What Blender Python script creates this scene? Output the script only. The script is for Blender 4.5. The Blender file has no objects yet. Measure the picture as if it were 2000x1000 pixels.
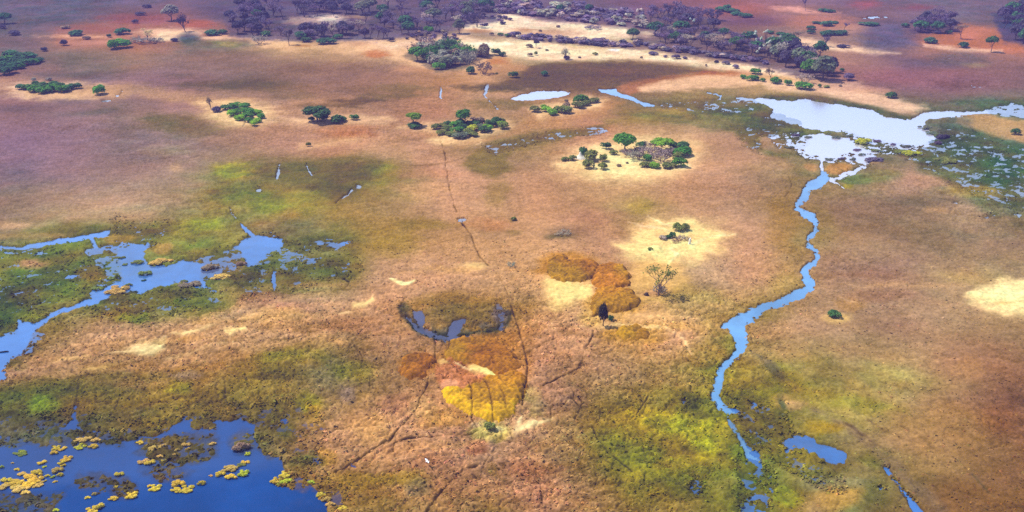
import bpy, math, random
import numpy as np
from mathutils import Vector

random.seed(7)
RNG = np.random.default_rng(7)
SC = bpy.context.scene
COL = SC.collection

# ------------------------------------------------------------------ camera
CAM_H = 120.0
FPX = 1963.0                    # focal length in pixels of the 2000 px wide photograph
PITCH = math.radians(22.2)      # below the horizon
cam_data = bpy.data.cameras.new("camera")
cam_data.sensor_fit = 'HORIZONTAL'
cam_data.sensor_width = 36.0
cam_data.lens = 36.0 * FPX / 2000.0
cam_data.clip_start = 1.0
cam_data.clip_end = 30000.0
cam = bpy.data.objects.new("camera", cam_data)
cam.location = (0, 0, CAM_H)
cam.rotation_euler = (math.pi / 2 - PITCH, 0, 0)
COL.objects.link(cam)
SC.camera = cam

# ------------------------------------------------------------------ sky and sun
SUN_EL = math.radians(58)
SUN_DIR = Vector((-0.86, 0.36, 0)).normalized()       # where the sun stands (far left)
SUN_AZ = math.atan2(SUN_DIR.x, SUN_DIR.y)
world = bpy.data.worlds.new("World")
SC.world = world
world.use_nodes = True
nt = world.node_tree
bg = nt.nodes['Background']
sky = nt.nodes.new('ShaderNodeTexSky')
sky.sky_type = 'NISHITA'
sky.sun_disc = False
sky.sun_elevation = SUN_EL
sky.sun_rotation = SUN_AZ % (2 * math.pi)
sky.air_density = 1.0
sky.dust_density = 1.0
sky.ozone_density = 1.5
bg.inputs['Strength'].default_value = 0.14
nt.links.new(sky.outputs[0], bg.inputs['Color'])
sun_data = bpy.data.lights.new("sun", 'SUN')
sun_data.energy = 3.7
sun_data.angle = math.radians(0.5)
sun_data.color = (1.0, 0.95, 0.87)
sun = bpy.data.objects.new("sun", sun_data)
sv = Vector((SUN_DIR.x * math.cos(SUN_EL), SUN_DIR.y * math.cos(SUN_EL), math.sin(SUN_EL)))
sun.rotation_euler = (-sv).to_track_quat('-Z', 'Y').to_euler()
sun.location = (0, 0, 400)
COL.objects.link(sun)

SC.view_settings.view_transform = 'Standard'
SC.view_settings.look = 'None'
SC.view_settings.gamma = 1.0
SC.view_settings.exposure = 0.77
SC.cycles.max_bounces = 6
SC.cycles.volume_bounces = 1
SC.cycles.use_denoising = False

# air: colour of the light it scatters towards the camera and its density
HAZE_DENSITY = 0.00024
HAZE_TINT = (0.28, 0.225, 0.74)
HAZE_GLOW = np.array([0.30, 0.275, 0.84])       # measured: radiance of an endless depth of it
WHITE = np.array([2.02, 2.06, 2.30])           # measured: picture value of a sunlit white ground

# ------------------------------------------------------------------ small helpers
ST, CT = math.sin(PITCH), math.cos(PITCH)

def depth_of(Y):
    return Y * CT + CAM_H * ST

def v_to_Y(v):
    t = (v - 500.0) / FPX
    return CAM_H * (CT - t * ST) / (ST + t * CT)

def G(u, v):
    """ground point seen at pixel (u, v) of the 2000 x 1000 photograph"""
    Y = v_to_Y(v)
    return ((u - 1000.0) / FPX * depth_of(Y), Y)

def to_px(X, Y):
    z = depth_of(Y)
    return 1000 + FPX * X / z, 500 + FPX * (CAM_H * CT - Y * ST) / z

def mpp(v):
    """metres per pixel across at ground row v"""
    return depth_of(v_to_Y(v)) / FPX

def vpx(v):
    """metres of height per pixel up at ground row v"""
    Y = v_to_Y(v)
    return depth_of(Y) / FPX / (Y / math.hypot(Y, CAM_H))

def lin(c):
    c = np.asarray(c, float) / 255.0
    return np.where(c <= 0.04045, c / 12.92, ((c + 0.055) / 1.055) ** 2.4)

def albedo_of(rgb, dist):
    """surface colour that gives the seen colour once sunlight and air are put back"""
    T = np.exp(-HAZE_DENSITY * np.asarray(dist))[..., None]
    a = (lin(rgb) - HAZE_GLOW * (1 - T)) / (T * WHITE)
    return np.clip(a, 0.004, 0.8)

def sstep(a, b, x):
    t = np.clip((x - a) / (b - a), 0, 1)
    return t * t * (3 - 2 * t)

def _hash(ix, iy, seed):
    h = (ix.astype(np.int64) * 374761393 + iy.astype(np.int64) * 668265263 + seed * 974711) & 0xFFFFFFFF
    h = ((h ^ (h >> 13)) * 1274126177) & 0xFFFFFFFF
    h = (h ^ (h >> 16)) & 0xFFFFFF
    return h.astype(np.float32) / float(0xFFFFFF) * 2 - 1

def vnoise(x, y, seed=0):
    fx, fy = np.floor(x), np.floor(y)
    tx, ty = (x - fx).astype(np.float32), (y - fy).astype(np.float32)
    ix, iy = fx.astype(np.int64), fy.astype(np.int64)
    tx = tx * tx * (3 - 2 * tx); ty = ty * ty * (3 - 2 * ty)
    a = _hash(ix, iy, seed); b = _hash(ix + 1, iy, seed)
    c = _hash(ix, iy + 1, seed); d = _hash(ix + 1, iy + 1, seed)
    return (a + (b - a) * tx) * (1 - ty) + (c + (d - c) * tx) * ty

def fbm(x, y, s, octs=3, seed=0, gain=0.55):
    out = 0; amp = 1.0; tot = 0
    for k in range(octs):
        r = 0.6 * k + seed
        xr = x * math.cos(r) - y * math.sin(r); yr = x * math.sin(r) + y * math.cos(r)
        out = out + amp * vnoise(xr / s + 31.7 * k, yr / s - 17.3 * k, seed * 13 + k)
        tot += amp; amp *= gain; s *= 0.47
    return out / tot

def mat(name, rough=1.0, spec=0.1):
    m = bpy.data.materials.new(name); m.use_nodes = True
    b = m.node_tree.nodes['Principled BSDF']
    b.inputs['Roughness'].default_value = rough
    b.inputs['Specular IOR Level'].default_value = spec
    return m, m.node_tree, b

def mesh_from(name, V, F, material, colors=None, smooth=False):
    """V: (n,3) array, F: (m,4) or (m,3) int array; colors: linear rgb per vertex"""
    V = np.asarray(V, np.float32); F = np.asarray(F, np.int32)
    me = bpy.data.meshes.new(name)
    n, k = F.shape
    me.vertices.add(len(V)); me.vertices.foreach_set('co', V.ravel())
    me.loops.add(n * k); me.loops.foreach_set('vertex_index', F.ravel())
    me.polygons.add(n)
    me.polygons.foreach_set('loop_start', np.arange(0, n * k, k, dtype=np.int32))
    me.polygons.foreach_set('loop_total', np.full(n, k, np.int32))
    if smooth:
        me.polygons.foreach_set('use_smooth', np.ones(n, bool))
    if colors is not None:
        at = me.color_attributes.new('tint', 'FLOAT_COLOR', 'POINT')
        c = np.ones((len(V), 4), np.float32); c[:, :3] = colors
        at.data.foreach_set('color', c.ravel())
    me.update(calc_edges=True)
    me.materials.append(material)
    return me

def link(name, me, parent=None):
    o = bpy.data.objects.new(name, me); COL.objects.link(o)
    if parent is not None:
        o.parent = parent
    return o

def tag(o, label, cat, group=None):
    o['label'] = label; o['category'] = cat
    if group:
        o['group'] = group

# ------------------------------------------------------------------ materials
def tinted(name, grain_scale, grain, rough=1.0, use_object=False):
    m, t, b = mat(name, rough, 0.08)
    a = t.nodes.new('ShaderNodeAttribute'); a.attribute_name = 'tint'
    src = a.outputs['Color']
    if use_object:
        oi = t.nodes.new('ShaderNodeObjectInfo')
        mx = t.nodes.new('ShaderNodeMix'); mx.data_type = 'RGBA'; mx.blend_type = 'MULTIPLY'
        mx.inputs['Factor'].default_value = 1.0
        t.links.new(src, mx.inputs['A']); t.links.new(oi.outputs['Color'], mx.inputs['B'])
        src = mx.outputs['Result']
    tc = t.nodes.new('ShaderNodeTexCoord')
    nz = t.nodes.new('ShaderNodeTexNoise'); nz.inputs['Scale'].default_value = grain_scale
    nz.inputs['Detail'].default_value = 4.0; nz.inputs['Roughness'].default_value = 0.7
    t.links.new(tc.outputs['Object'], nz.inputs['Vector'])
    mr = t.nodes.new('ShaderNodeMapRange')
    mr.inputs['From Min'].default_value = 0.25; mr.inputs['From Max'].default_value = 0.75
    mr.inputs['To Min'].default_value = 1 - grain; mr.inputs['To Max'].default_value = 1 + grain
    t.links.new(nz.outputs['Fac'], mr.inputs['Value'])
    vm = t.nodes.new('ShaderNodeVectorMath'); vm.operation = 'SCALE'
    t.links.new(src, vm.inputs[0]); t.links.new(mr.outputs['Result'], vm.inputs['Scale'])
    t.links.new(vm.outputs[0], b.inputs['Base Color'])
    return m

M_GROUND = tinted('dry_grassland', 0.9, 0.30)
M_LEAF = tinted('leaves', 1.5, 0.25, 0.8, True)
_t = M_LEAF.node_tree; _b = _t.nodes['Principled BSDF']
_tr = _t.nodes.new('ShaderNodeBsdfTranslucent'); _mx = _t.nodes.new('ShaderNodeMixShader'); _mx.inputs[0].default_value = 0.35
_t.links.new(_b.inputs['Base Color'].links[0].from_socket, _tr.inputs['Color'])
_t.links.new(_b.outputs[0], _mx.inputs[1]); _t.links.new(_tr.outputs[0], _mx.inputs[2])
_t.links.new(_mx.outputs[0], _t.nodes['Material Output'].inputs['Surface'])
M_TUFT = tinted('tuft_blades', 1.5, 0.25)
M_BARK = tinted('bark', 6.0, 0.3, 0.95, True)
M_THICKET = tinted('thicket_leaves', 1.1, 0.35)

def water_mat(name, rough, gain):
    m, t, b = mat(name, rough, 0.5)
    t.nodes.remove(b)
    out = t.nodes['Material Output']
    df = t.nodes.new('ShaderNodeBsdfDiffuse'); at = t.nodes.new('ShaderNodeAttribute'); at.attribute_name = 'tint'
    t.links.new(at.outputs['Color'], df.inputs['Color'])
    gl = t.nodes.new('ShaderNodeBsdfGlossy'); gl.inputs['Roughness'].default_value = rough
    gl.inputs['Color'].default_value = (1, 1, 1, 1)
    fr = t.nodes.new('ShaderNodeFresnel'); fr.inputs['IOR'].default_value = 1.33
    mu = t.nodes.new('ShaderNodeMath'); mu.operation = 'MULTIPLY'; mu.use_clamp = True
    mu.inputs[1].default_value = gain
    tc = t.nodes.new('ShaderNodeTexCoord')
    nz = t.nodes.new('ShaderNodeTexNoise'); nz.inputs['Scale'].default_value = 0.8
    nz.inputs['Detail'].default_value = 5
    bp = t.nodes.new('ShaderNodeBump'); bp.inputs['Strength'].default_value = 0.12
    bp.inputs['Distance'].default_value = 0.05
    t.links.new(tc.outputs['Object'], nz.inputs['Vector'])
    t.links.new(nz.outputs['Fac'], bp.inputs['Height'])
    t.links.new(bp.outputs[0], gl.inputs['Normal'])
    t.links.new(fr.outputs[0], mu.inputs[0])
    mx = t.nodes.new('ShaderNodeMixShader')
    t.links.new(mu.outputs[0], mx.inputs[0]); t.links.new(df.outputs[0], mx.inputs[1]); t.links.new(gl.outputs[0], mx.inputs[2])
    t.links.new(mx.outputs[0], out.inputs['Surface'])
    return m

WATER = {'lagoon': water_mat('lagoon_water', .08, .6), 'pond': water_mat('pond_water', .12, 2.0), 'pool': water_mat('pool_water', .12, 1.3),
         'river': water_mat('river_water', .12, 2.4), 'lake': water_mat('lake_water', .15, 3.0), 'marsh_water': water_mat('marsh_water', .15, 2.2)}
DEEP = {'lagoon': (.003, .034, .135), 'pond': (.034, .125, .33), 'pool': (.050, .055, .10), 'river': (.095, .235, .41), 'lake': (.58, .555, .585), 'marsh_water': (.25, .28, .31)}  # diffuse water colours; the lake's pale one has bright sky reflection put in

# ------------------------------------------------------------------ the land cover, read from the photograph
BASE_V = [0, 30, 95, 155, 220, 280, 345, 405, 470, 530, 595, 655, 720, 780, 845, 905, 970]
BASE = [  # the farthest rows keep some purple of the haze in the ground colour
 "100,86,124 92,84,124 98,84,122 110,82,118 96,78,122 90,76,124 98,80,120 112,84,118 96,74,118 96,76,120 112,86,126 112,86,126 122,80,122 146,84,112 160,90,112 146,88,118 126,84,130 112,86,132 110,88,132 108,86,132",
 "88,82,118 95,85,118 125,85,112 135,85,108 86,72,118 88,76,122 98,82,118 120,90,114 98,78,112 112,82,112 112,86,122 112,86,118 112,78,120 122,86,122 150,86,100 160,95,104 130,85,120 128,85,124 110,86,126 104,82,122",
 "115,86,104 165,105,95 180,120,95 120,100,100 125,100,95 195,145,105 205,150,105 200,150,110 185,140,100 225,175,120 225,185,130 230,185,125 200,165,120 150,115,115 130,95,110 150,110,110 175,115,105 110,85,112 165,100,98 160,100,98",
 "145,105,100 130,105,103 135,105,103 135,100,98 120,95,90 125,95,90 130,95,90 150,105,90 190,130,90 190,135,100 110,85,80 105,80,75 125,90,85 190,145,100 205,150,105 215,165,110 160,110,105 130,85,103 135,90,106 130,95,106",
 "140,105,100 130,105,100 135,110,90 170,125,105 190,140,100 165,120,95 180,130,100 165,115,95 180,120,95 175,130,100 185,130,95 170,115,85 130,105,75 120,105,75 115,105,80 112,102,74 112,104,80 112,104,84 110,105,92 90,105,85",
 "130,100,108 135,105,104 125,105,95 130,110,90 150,115,90 185,130,105 185,120,90 195,140,105 200,140,105 130,105,75 140,110,75 190,120,95 200,140,100 205,150,110 175,125,100 112,105,80 110,112,88 94,98,84 95,105,94 85,100,84",
 "120,100,104 140,110,104 145,115,95 155,125,95 125,115,65 115,100,65 110,95,60 130,115,60 200,140,105 190,135,100 195,135,100 190,140,95 195,145,100 190,135,100 180,130,104 150,120,80 125,115,80 175,130,105 120,115,85 90,105,70",
 "150,118,100 170,132,108 175,138,108 165,130,95 120,112,60 140,120,60 130,110,60 160,120,75 200,140,100 180,130,90 195,135,95 185,130,90 165,130,75 190,135,95 185,135,100 155,115,70 150,110,85 135,105,85 160,125,95 125,110,80",
 "125,110,75 125,115,60 125,120,65 120,120,55 130,115,60 120,105,70 130,110,60 160,120,60 175,125,75 200,140,85 195,140,90 180,125,85 210,160,95 205,155,95 190,135,95 160,125,70 155,118,85 150,115,85 140,112,85 145,110,85",
 "110,110,55 105,105,60 110,105,60 115,105,60 110,100,65 95,95,60 120,105,55 190,135,85 190,130,80 200,140,80 195,140,80 190,130,70 200,150,85 185,140,90 185,130,85 165,125,70 155,115,90 150,110,90 155,120,85 150,120,85",
 "95,100,50 100,100,50 95,95,50 105,100,50 160,115,75 180,125,85 200,145,90 190,130,80 165,120,70 150,110,60 200,145,80 195,140,80 195,140,70 180,140,75 155,125,60 170,125,75 175,130,85 170,125,85 170,130,85 175,135,80",
 "110,100,50 165,120,75 180,130,80 190,140,85 195,145,85 185,130,80 175,125,75 170,115,70 160,110,65 170,110,50 180,120,70 190,130,75 185,130,60 185,130,80 140,115,60 185,135,85 175,130,85 165,120,80 155,115,75 150,112,75",
 "165,115,75 175,125,75 175,130,70 165,115,65 155,110,60 125,105,45 140,115,65 165,115,70 180,120,60 185,120,50 180,120,75 175,120,70 165,120,70 140,115,50 135,115,50 160,135,65 175,135,80 165,130,75 160,115,75 135,90,65",
 "95,90,40 115,95,45 120,95,50 135,110,45 120,100,45 120,100,45 130,105,65 175,120,70 185,125,70 190,130,50 165,120,75 140,105,60 145,120,45 125,110,40 125,115,40 140,120,60 165,140,65 165,145,70 155,115,70 120,80,60",
 "92,86,62 95,88,62 112,96,55 104,92,60 98,88,60 100,90,50 160,115,65 180,125,75 180,120,70 185,130,80 180,125,75 150,115,65 120,115,30 140,130,25 120,110,35 135,115,50 125,110,65 160,120,75 165,115,70 140,90,60",
 "98,92,72 98,90,74 104,92,70 104,92,66 104,92,62 110,95,50 150,115,60 165,115,65 165,110,65 170,115,65 180,115,70 165,120,65 130,115,35 115,105,30 120,115,45 110,105,45 115,105,55 130,105,60 155,115,65 125,85,55",
 "98,92,72 98,90,74 104,92,70 104,92,66 104,92,62 110,95,50 140,110,60 140,105,50 155,110,60 150,110,55 160,110,65 150,110,55 140,110,50 125,105,45 120,110,40 115,110,40 165,125,65 115,105,55 120,95,55 125,85,50",
]
BASE = np.array([[[float(k) for k in c.split(',')] for c in row.split()] for row in BASE])

# (kind, geometry, colour, strength, softness in pixels, raggedness in pixels)
E, P, L = 'ellipse', 'polygon', 'line'
PAINT = [
 # far purple and red ground
 (P, [(180,45),(330,38),(420,45),(520,50),(500,80),(330,100),(220,105),(110,92),(100,70),(120,55)], (168,104,98), .6, 12, 8),
 (E, (200,58,85,7), (150,84,98), .4, 7, 5), (E, (270,38,70,10), (150,84,104), .6, 6, 4), (E, (385,48,35,8), (170,92,90), .8, 4, 2),
 (E, (335,66,60,8), (232,176,118), .95, 4, 3), (E, (320,77,30,5), (238,190,130), .9, 3, 2), (E, (150,73,60,4), (216,150,112), .8, 3, 2), (E, (170,84,70,4), (205,135,108), .6, 3, 2),
 (P, [(390,75),(430,68),(500,68),(560,70),(560,82),(500,78),(430,82)], (232,172,116), .9, 4, 3),
 (E, (370,78,22,12), (84,90,110), .9, 6, 3), (E, (430,88,80,9), (112,104,98), .7, 5, 3), (E, (445,87,26,6), (150,140,96), .8, 4, 3),
 (E, (60,112,90,20), (98,92,100), .45, 14, 5), (E, (185,120,70,25), (112,104,104), .5, 14, 5), (E, (150,150,90,8), (104,88,98), .6, 6, 4),
 (E, (30,170,140,16), (190,138,112), .7, 8, 4), (E, (95,178,80,15), (222,170,125), .85, 6, 4), (E, (190,185,60,10), (212,158,118), .7, 6, 3),
 (P, [(40,170),(250,165),(420,190),(520,225),(450,215),(260,190),(60,195)], (198,148,112), .65, 8, 5),
 (E, (440,168,110,8), (96,80,76), .65, 5, 4), (E, (350,150,30,5), (100,82,84), .5, 5, 4), (E, (440,120,120,14), (150,108,106), .5, 8, 5), (E, (460,205,50,5), (100,84,78), .4, 4, 4),
 (E, (330,240,60,16), (104,92,66), .55, 10, 5), (E, (180,222,60,6), (92,82,88), .5, 5, 4), (E, (30,215,50,8), (96,78,96), .4, 6, 4),
 (E, (470,225,70,24), (234,184,120), .9, 6, 5), (E, (440,203,40,5), (228,175,118), .9, 4, 3), (E, (440,196,80,3), (215,160,120), .6, 3, 3),
 (E, (470,230,62,22), (240,196,130), .6, 8, 5), (E, (455,204,50,5), (238,194,128), .7, 4, 3), (E, (100,188,80,8), (234,184,136), .6, 5, 4), (E, (95,166,70,5), (226,176,130), .6, 4, 3), (E, (640,240,90,8), (238,190,130), .5, 6, 4), (E, (930,282,40,6), (236,190,130), .5, 6, 4),
 # upper sand belts
 (P, [(560,70),(600,92),(690,82),(800,72),(880,92),(955,110),(950,150),(860,148),(800,128),(720,106),(610,100),(520,98),(490,80)], (218,164,112), .8, 7, 6),
 (P, [(690,80),(760,85),(830,75),(900,70),(960,85),(900,95),(820,92),(760,98)], (228,176,122), .8, 5, 4),
 (P, [(930,34),(960,25),(1010,30),(1070,42),(1150,46),(1225,58),(1228,74),(1150,77),(1060,72),(1000,70),(950,64),(900,66),(905,50)], (238,196,140), .95, 4, 4),
 (E, (1080,66,60,6), (204,146,108), .8, 4, 3), (E, (1020,60,20,3), (190,130,104), .7, 3, 2), (E, (930,62,28,4), (160,110,90), .8, 3, 2),
 (P, [(880,78),(960,82),(1010,78),(1080,88),(1180,96),(1250,100),(1330,112),(1420,122),(1520,132),(1610,142),(1600,158),(1450,143),(1380,134),(1300,122),(1220,119),(1130,121),(1060,121),(1000,112),(930,104),(885,96)], (236,190,130), .95, 4, 4),
 (E, (950,87,34,4), (250,220,165), .9, 3, 2), (E, (1130,105,34,4), (245,208,140), .8, 3, 2), (E, (1200,100,10,2.5), (248,226,200), .9, 1.5, 1), (E, (640,37,30,7), (238,200,150), .95, 3, 3), (E, (590,42,38,9), (205,166,138), .9, 4, 3), (E, (628,40,7,3), (250,236,215), .9, 2, 1),
 (E, (735,107,22,7), (180,104,76), .8, 4, 3), (E, (975,122,22,8), (190,116,84), .8, 5, 3), (E, (600,147,40,4), (196,150,110), .6, 4, 3), (E, (560,90,60,6), (224,170,115), .7, 4, 3), (E, (588,91,16,3), (176,118,80), .7, 2, 2), (E, (700,86,26,4), (200,140,100), .7, 3, 2),
 (P, [(760,140),(880,148),(1000,145),(1060,140),(1000,125),(900,140),(780,130)], (200,136,92), .7, 6, 5),
 (E, (690,165,190,34), (146,104,96), .45, 16, 8), (E, (640,140,120,16), (136,98,96), .5, 9, 6),
 (E, (520,170,60,10), (92,76,66), .7, 8, 5), (E, (570,190,40,8), (104,88,78), .6, 6, 5), (E, (640,208,60,5), (92,72,62), .75, 4, 4), (E, (700,198,46,4), (84,66,60), .8, 3, 3), (E, (760,190,50,5), (108,90,72), .6, 4, 4), (E, (790,176,60,9), (118,96,72), .6, 7, 5),
 (P, [(1045,128),(1100,122),(1220,119),(1330,132),(1400,142),(1330,150),(1240,160),(1200,178),(1120,182),(1060,178),(980,178),(900,178),(880,170),(960,165),(1010,150)], (104,80,72), .85, 6, 5),
 (E, (1200,140,50,6), (122,88,88), .7, 5, 4), (E, (970,175,60,5), (92,78,62), .7, 4, 4), (E, (990,205,70,8), (104,88,62), .6, 6, 4),
 (P, [(1200,178),(1215,165),(1300,148),(1380,144),(1440,148),(1440,152),(1340,160),(1250,178),(1230,190)], (178,108,84), .7, 5, 4), (E, (1400,146,44,5), (176,98,70), .8, 4, 3),
 (P, [(1245,172),(1300,158),(1400,148),(1450,150),(1500,160),(1480,166),(1400,172),(1300,182),(1255,180)], (224,168,118), .9, 5, 4),
 (P, [(1480,158),(1560,162),(1640,155),(1680,160),(1700,180),(1745,192),(1810,212),(1790,226),(1740,222),(1680,204),(1600,186),(1500,176)], (226,170,114), .9, 5, 4), (E, (1690,178,40,8), (222,158,114), .6, 5, 4),
 (P, [(1500,185),(1600,190),(1680,205),(1740,222),(1790,232),(1740,236),(1680,214),(1560,196),(1480,196)], (92,90,70), .9, 4, 3),
 (P, [(1500,15),(1560,13),(1590,22),(1640,26),(1600,30),(1520,22)], (225,150,125), .7, 4, 3), (E, (1600,45,70,14), (200,124,104), .8, 7, 4), (E, (1660,58,40,8), (206,140,112), .7, 5, 3),
 (P, [(1560,72),(1620,86),(1700,98),(1760,106),(1700,106),(1620,98),(1540,86)], (232,180,124), .9, 4, 3),
 (P, [(1760,55),(1860,48),(1960,55),(2000,90),(2010,110),(1900,100),(1800,92),(1765,75)], (196,116,98), .8, 7, 5), (P, [(1800,86),(1870,94),(1960,100),(1960,104),(1870,102),(1800,92)], (230,172,122), .85, 3, 3),
 (E, (1740,70,60,26), (94,84,122), .75, 12, 6), (E, (1870,118,60,14), (96,92,112), .6, 8, 5), (E, (1905,130,22,5), (168,140,118), .7, 4, 3), (E, (1800,128,50,8), (104,86,112), .5, 6, 4),
 (E, (1700,150,110,24), (142,94,104), .4, 12, 8), (E, (1720,150,60,10), (150,92,104), .4, 7, 5), (E, (1880,160,100,24), (140,92,106), .35, 12, 8),
 (E, (1690,10,26,7), (170,88,108), .7, 6, 4), (E, (1790,16,30,5), (160,86,110), .6, 5, 3), (E, (1430,20,60,10), (176,100,104), .6, 8, 4), (E, (1380,60,30,8), (120,86,120), .6, 6, 4), (E, (1470,42,60,10), (112,80,120), .6, 8, 4),
 (E, (1890,70,20,10), (212,124,100), .5, 6, 4), (E, (1560,110,60,10), (150,110,104), .4, 6, 4),
 (P, [(1860,222),(1920,225),(2010,236),(2010,285),(1960,272),(1900,255),(1870,240)], (192,146,104), .9, 5, 4),
 (P, [(1780,300),(1840,290),(1860,250),(1900,262),(2010,295),(2010,430),(1930,420),(1850,360),(1790,330)], (78,96,72), .45, 10, 6),
 (E, (1960,205,80,10), (84,102,80), .7, 6, 4), (E, (1870,260,40,30), (84,90,92), .5, 8, 5), (E, (1950,350,46,16), (72,94,56), .8, 7, 5), (E, (1900,375,50,14), (176,144,86), .75, 7, 6), (E, (1840,412,24,8), (186,140,104), .8, 4, 4), (E, (1800,355,50,14), (184,136,112), .75, 8, 5), (E, (1930,585,20,6), (222,178,104), .5, 5, 5), (E, (1985,605,22,6), (226,180,108), .5, 5, 5), (E, (1720,345,30,14), (102,108,66), .6, 6, 4), (E, (1790,395,70,10), (112,94,78), .6, 7, 5),
 (E, (1637,331,24,11), (190,134,84), .95, 3, 2), (E, (1583,330,14,9), (190,136,90), .8, 3, 3), (E, (1675,352,28,10), (96,108,70), .8, 4, 3), (E, (1655,365,14,5), (150,136,50), .8, 3, 2),
 (P, [(1480,208),(1500,206),(1530,235),(1600,250),(1640,262),(1600,262),(1540,262),(1490,270),(1480,290),(1510,300),(1540,308),(1500,305),(1455,282),(1430,262),(1300,240),(1200,225),(1250,215),(1380,215)], (108,104,70), .75, 6, 6),
 (E, (1320,218,30,8), (172,138,78), .7, 5, 4), (E, (1250,236,60,8), (128,114,62), .6, 5, 4), (E, (1440,245,70,12), (104,100,76), .6, 7, 5),
 (P, [(900,325),(950,278),(1040,262),(1160,250),(1200,240),(1160,262),(1060,285),(1000,300),(985,340),(960,345)], (124,102,64), .85, 6, 6), (E, (1100,262,24,6), (140,122,56), .7, 4, 3), (E, (960,330,40,18), (118,96,60), .6, 8, 5), (E, (972,380,22,24), (140,110,64), .5, 10, 6),
 # middle distance
 (P, [(850,258),(920,275),(985,262),(1040,225),(1180,195),(1215,200),(1185,222),(1080,250),(940,280),(900,292),(850,278),(800,262)], (196,136,96), .6, 7, 5),
 (P, [(1030,215),(1090,200),(1150,190),(1185,198),(1175,212),(1110,226),(1050,235)], (232,180,120), .9, 6, 4),
 (P, [(780,250),(860,240),(920,236),(990,236),(1000,250),(930,275),(880,282),(850,262)], (236,186,122), .8, 7, 4), (E, (868,276,26,7), (240,194,126), .85, 4, 3),
 (P, [(540,228),(600,232),(680,224),(760,228),(780,236),(680,246),(590,246)], (228,178,122), .85, 5, 4), (E, (690,258,50,14), (186,114,84), .6, 7, 5), (E, (700,264,30,5), (170,96,72), .5, 5, 3), (P, [(585,282),(680,270),(720,266),(700,278),(620,290),(590,292)], (226,172,108), .7, 5, 4), (E, (600,235,150,60), (184,130,106), .25, 30, 10),
 (E, (380,255,60,16), (92,82,64), .55, 10, 6), (E, (320,235,40,8), (98,86,66), .5, 7, 5), (E, (320,295,40,10), (166,140,110), .4, 8, 6), (E, (345,330,16,8), (206,158,118), .6, 5, 4), (E, (25,440,30,8), (212,164,124), .9, 5, 4),
 (E, (690,340,90,26), (96,82,54), .75, 14, 8), (E, (590,340,90,20), (100,88,56), .6, 12, 8), (E, (660,375,40,12), (92,78,54), .6, 8, 6), (E, (620,320,120,12), (108,94,60), .5, 8, 6), (E, (610,370,14,5), (92,72,56), .8, 5, 3), (E, (655,385,20,10), (118,90,64), .6, 6, 4),
 (E, (460,335,36,14), (158,160,36), .75, 10, 6), (E, (755,340,22,24), (150,140,52), .6, 10, 6), (E, (400,440,40,14), (148,152,40), .6, 10, 6), (E, (580,400,60,24), (152,138,58), .5, 14, 8), (E, (520,405,30,22), (120,124,50), .5, 10, 6), (E, (440,380,50,14), (104,98,52), .6, 10, 6), (E, (760,480,60,24), (164,132,52), .5, 16, 8), (E, (690,430,60,20), (172,128,72), .4, 14, 8), (E, (730,360,40,8), (150,130,80), .4, 6, 5),
 (E, (780,350,24,60), (156,122,84), .45, 14, 8), (E, (820,440,50,12), (132,104,52), .6, 8, 6), (E, (845,340,50,10), (196,128,96), .5, 8, 6), (E, (850,370,60,14), (212,154,108), .5, 12, 8), (E, (960,440,40,12), (196,124,84), .5, 8, 6),
 (E, (235,425,130,12), (190,142,112), .5, 10, 6), (E, (180,455,120,9), (120,108,66), .7, 6, 5), (E, (235,466,28,8), (178,140,78), .9, 4, 4), (E, (320,485,16,10), (186,144,84), .8, 5, 4), (E, (120,480,80,7), (120,122,48), .6, 5, 4), (E, (125,480,14,8), (146,146,36), .7, 5, 3), (E, (60,462,60,4), (168,134,84), .6, 3, 3),
 (E, (62,518,26,9), (198,146,110), .9, 5, 4), (E, (180,533,28,13), (132,112,56), .85, 4, 4), (E, (60,555,60,24), (84,96,50), .6, 12, 7), (E, (20,600,40,30), (72,84,46), .6, 12, 7), (E, (60,625,24,8), (128,128,40), .7, 5, 4), (E, (255,616,32,13), (136,136,42), .85, 5, 4), (E, (190,580,30,8), (120,118,40), .5, 5, 4), (E, (350,570,50,12), (100,88,62), .7, 7, 5), (E, (260,570,30,12), (92,92,72), .7, 6, 4), (E, (460,545,40,18), (88,88,58), .6, 8, 5), (E, (90,640,30,12), (132,108,60), .8, 5, 4), (E, (60,675,18,14), (112,96,76), .8, 5, 4), (E, (30,715,24,10), (92,98,52), .8, 5, 4), (E, (410,520,24,12), (146,120,84), .7, 5, 5), (E, (440,520,30,14), (160,134,100), .6, 6, 5),
 # left tongue of dry land: pale sand scars
 (P, [(15,722),(120,744),(300,728),(470,706),(600,668),(720,640),(720,590),(560,615),(400,640),(250,655),(90,685)], (190,140,96), .6, 9, 7), (L, [(330,700,5),(400,685,4),(440,678,3)], (230,184,112), .5, 3, 4), (L, [(60,715,4),(130,702,5),(200,694,4)], (222,174,112), .5, 3, 4), (L, [(480,618,5),(540,600,6),(620,575,4)], (220,170,110), .5, 4, 5), (P, [(216,692),(258,680),(282,666),(332,662),(328,680),(300,694),(270,692)], (248,206,130), .95, 4, 4), (P, [(345,655),(400,640),(425,635),(405,652),(360,662)], (236,190,115), .85, 4, 4), (P, [(435,645),(470,640),(488,634),(490,648),(470,650),(445,665),(436,656)], (240,196,114), .9, 3, 3), (P, [(160,724),(220,714),(240,712),(200,730),(170,732)], (226,180,92), .8, 4, 4), (E, (150,700,60,4), (214,164,100), .6, 3, 4), (E, (420,630,60,5), (212,158,100), .5, 4, 5), (E, (350,670,100,5), (206,150,90), .4, 4, 5), (E, (560,618,50,10), (212,160,92), .6, 8, 6),
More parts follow.
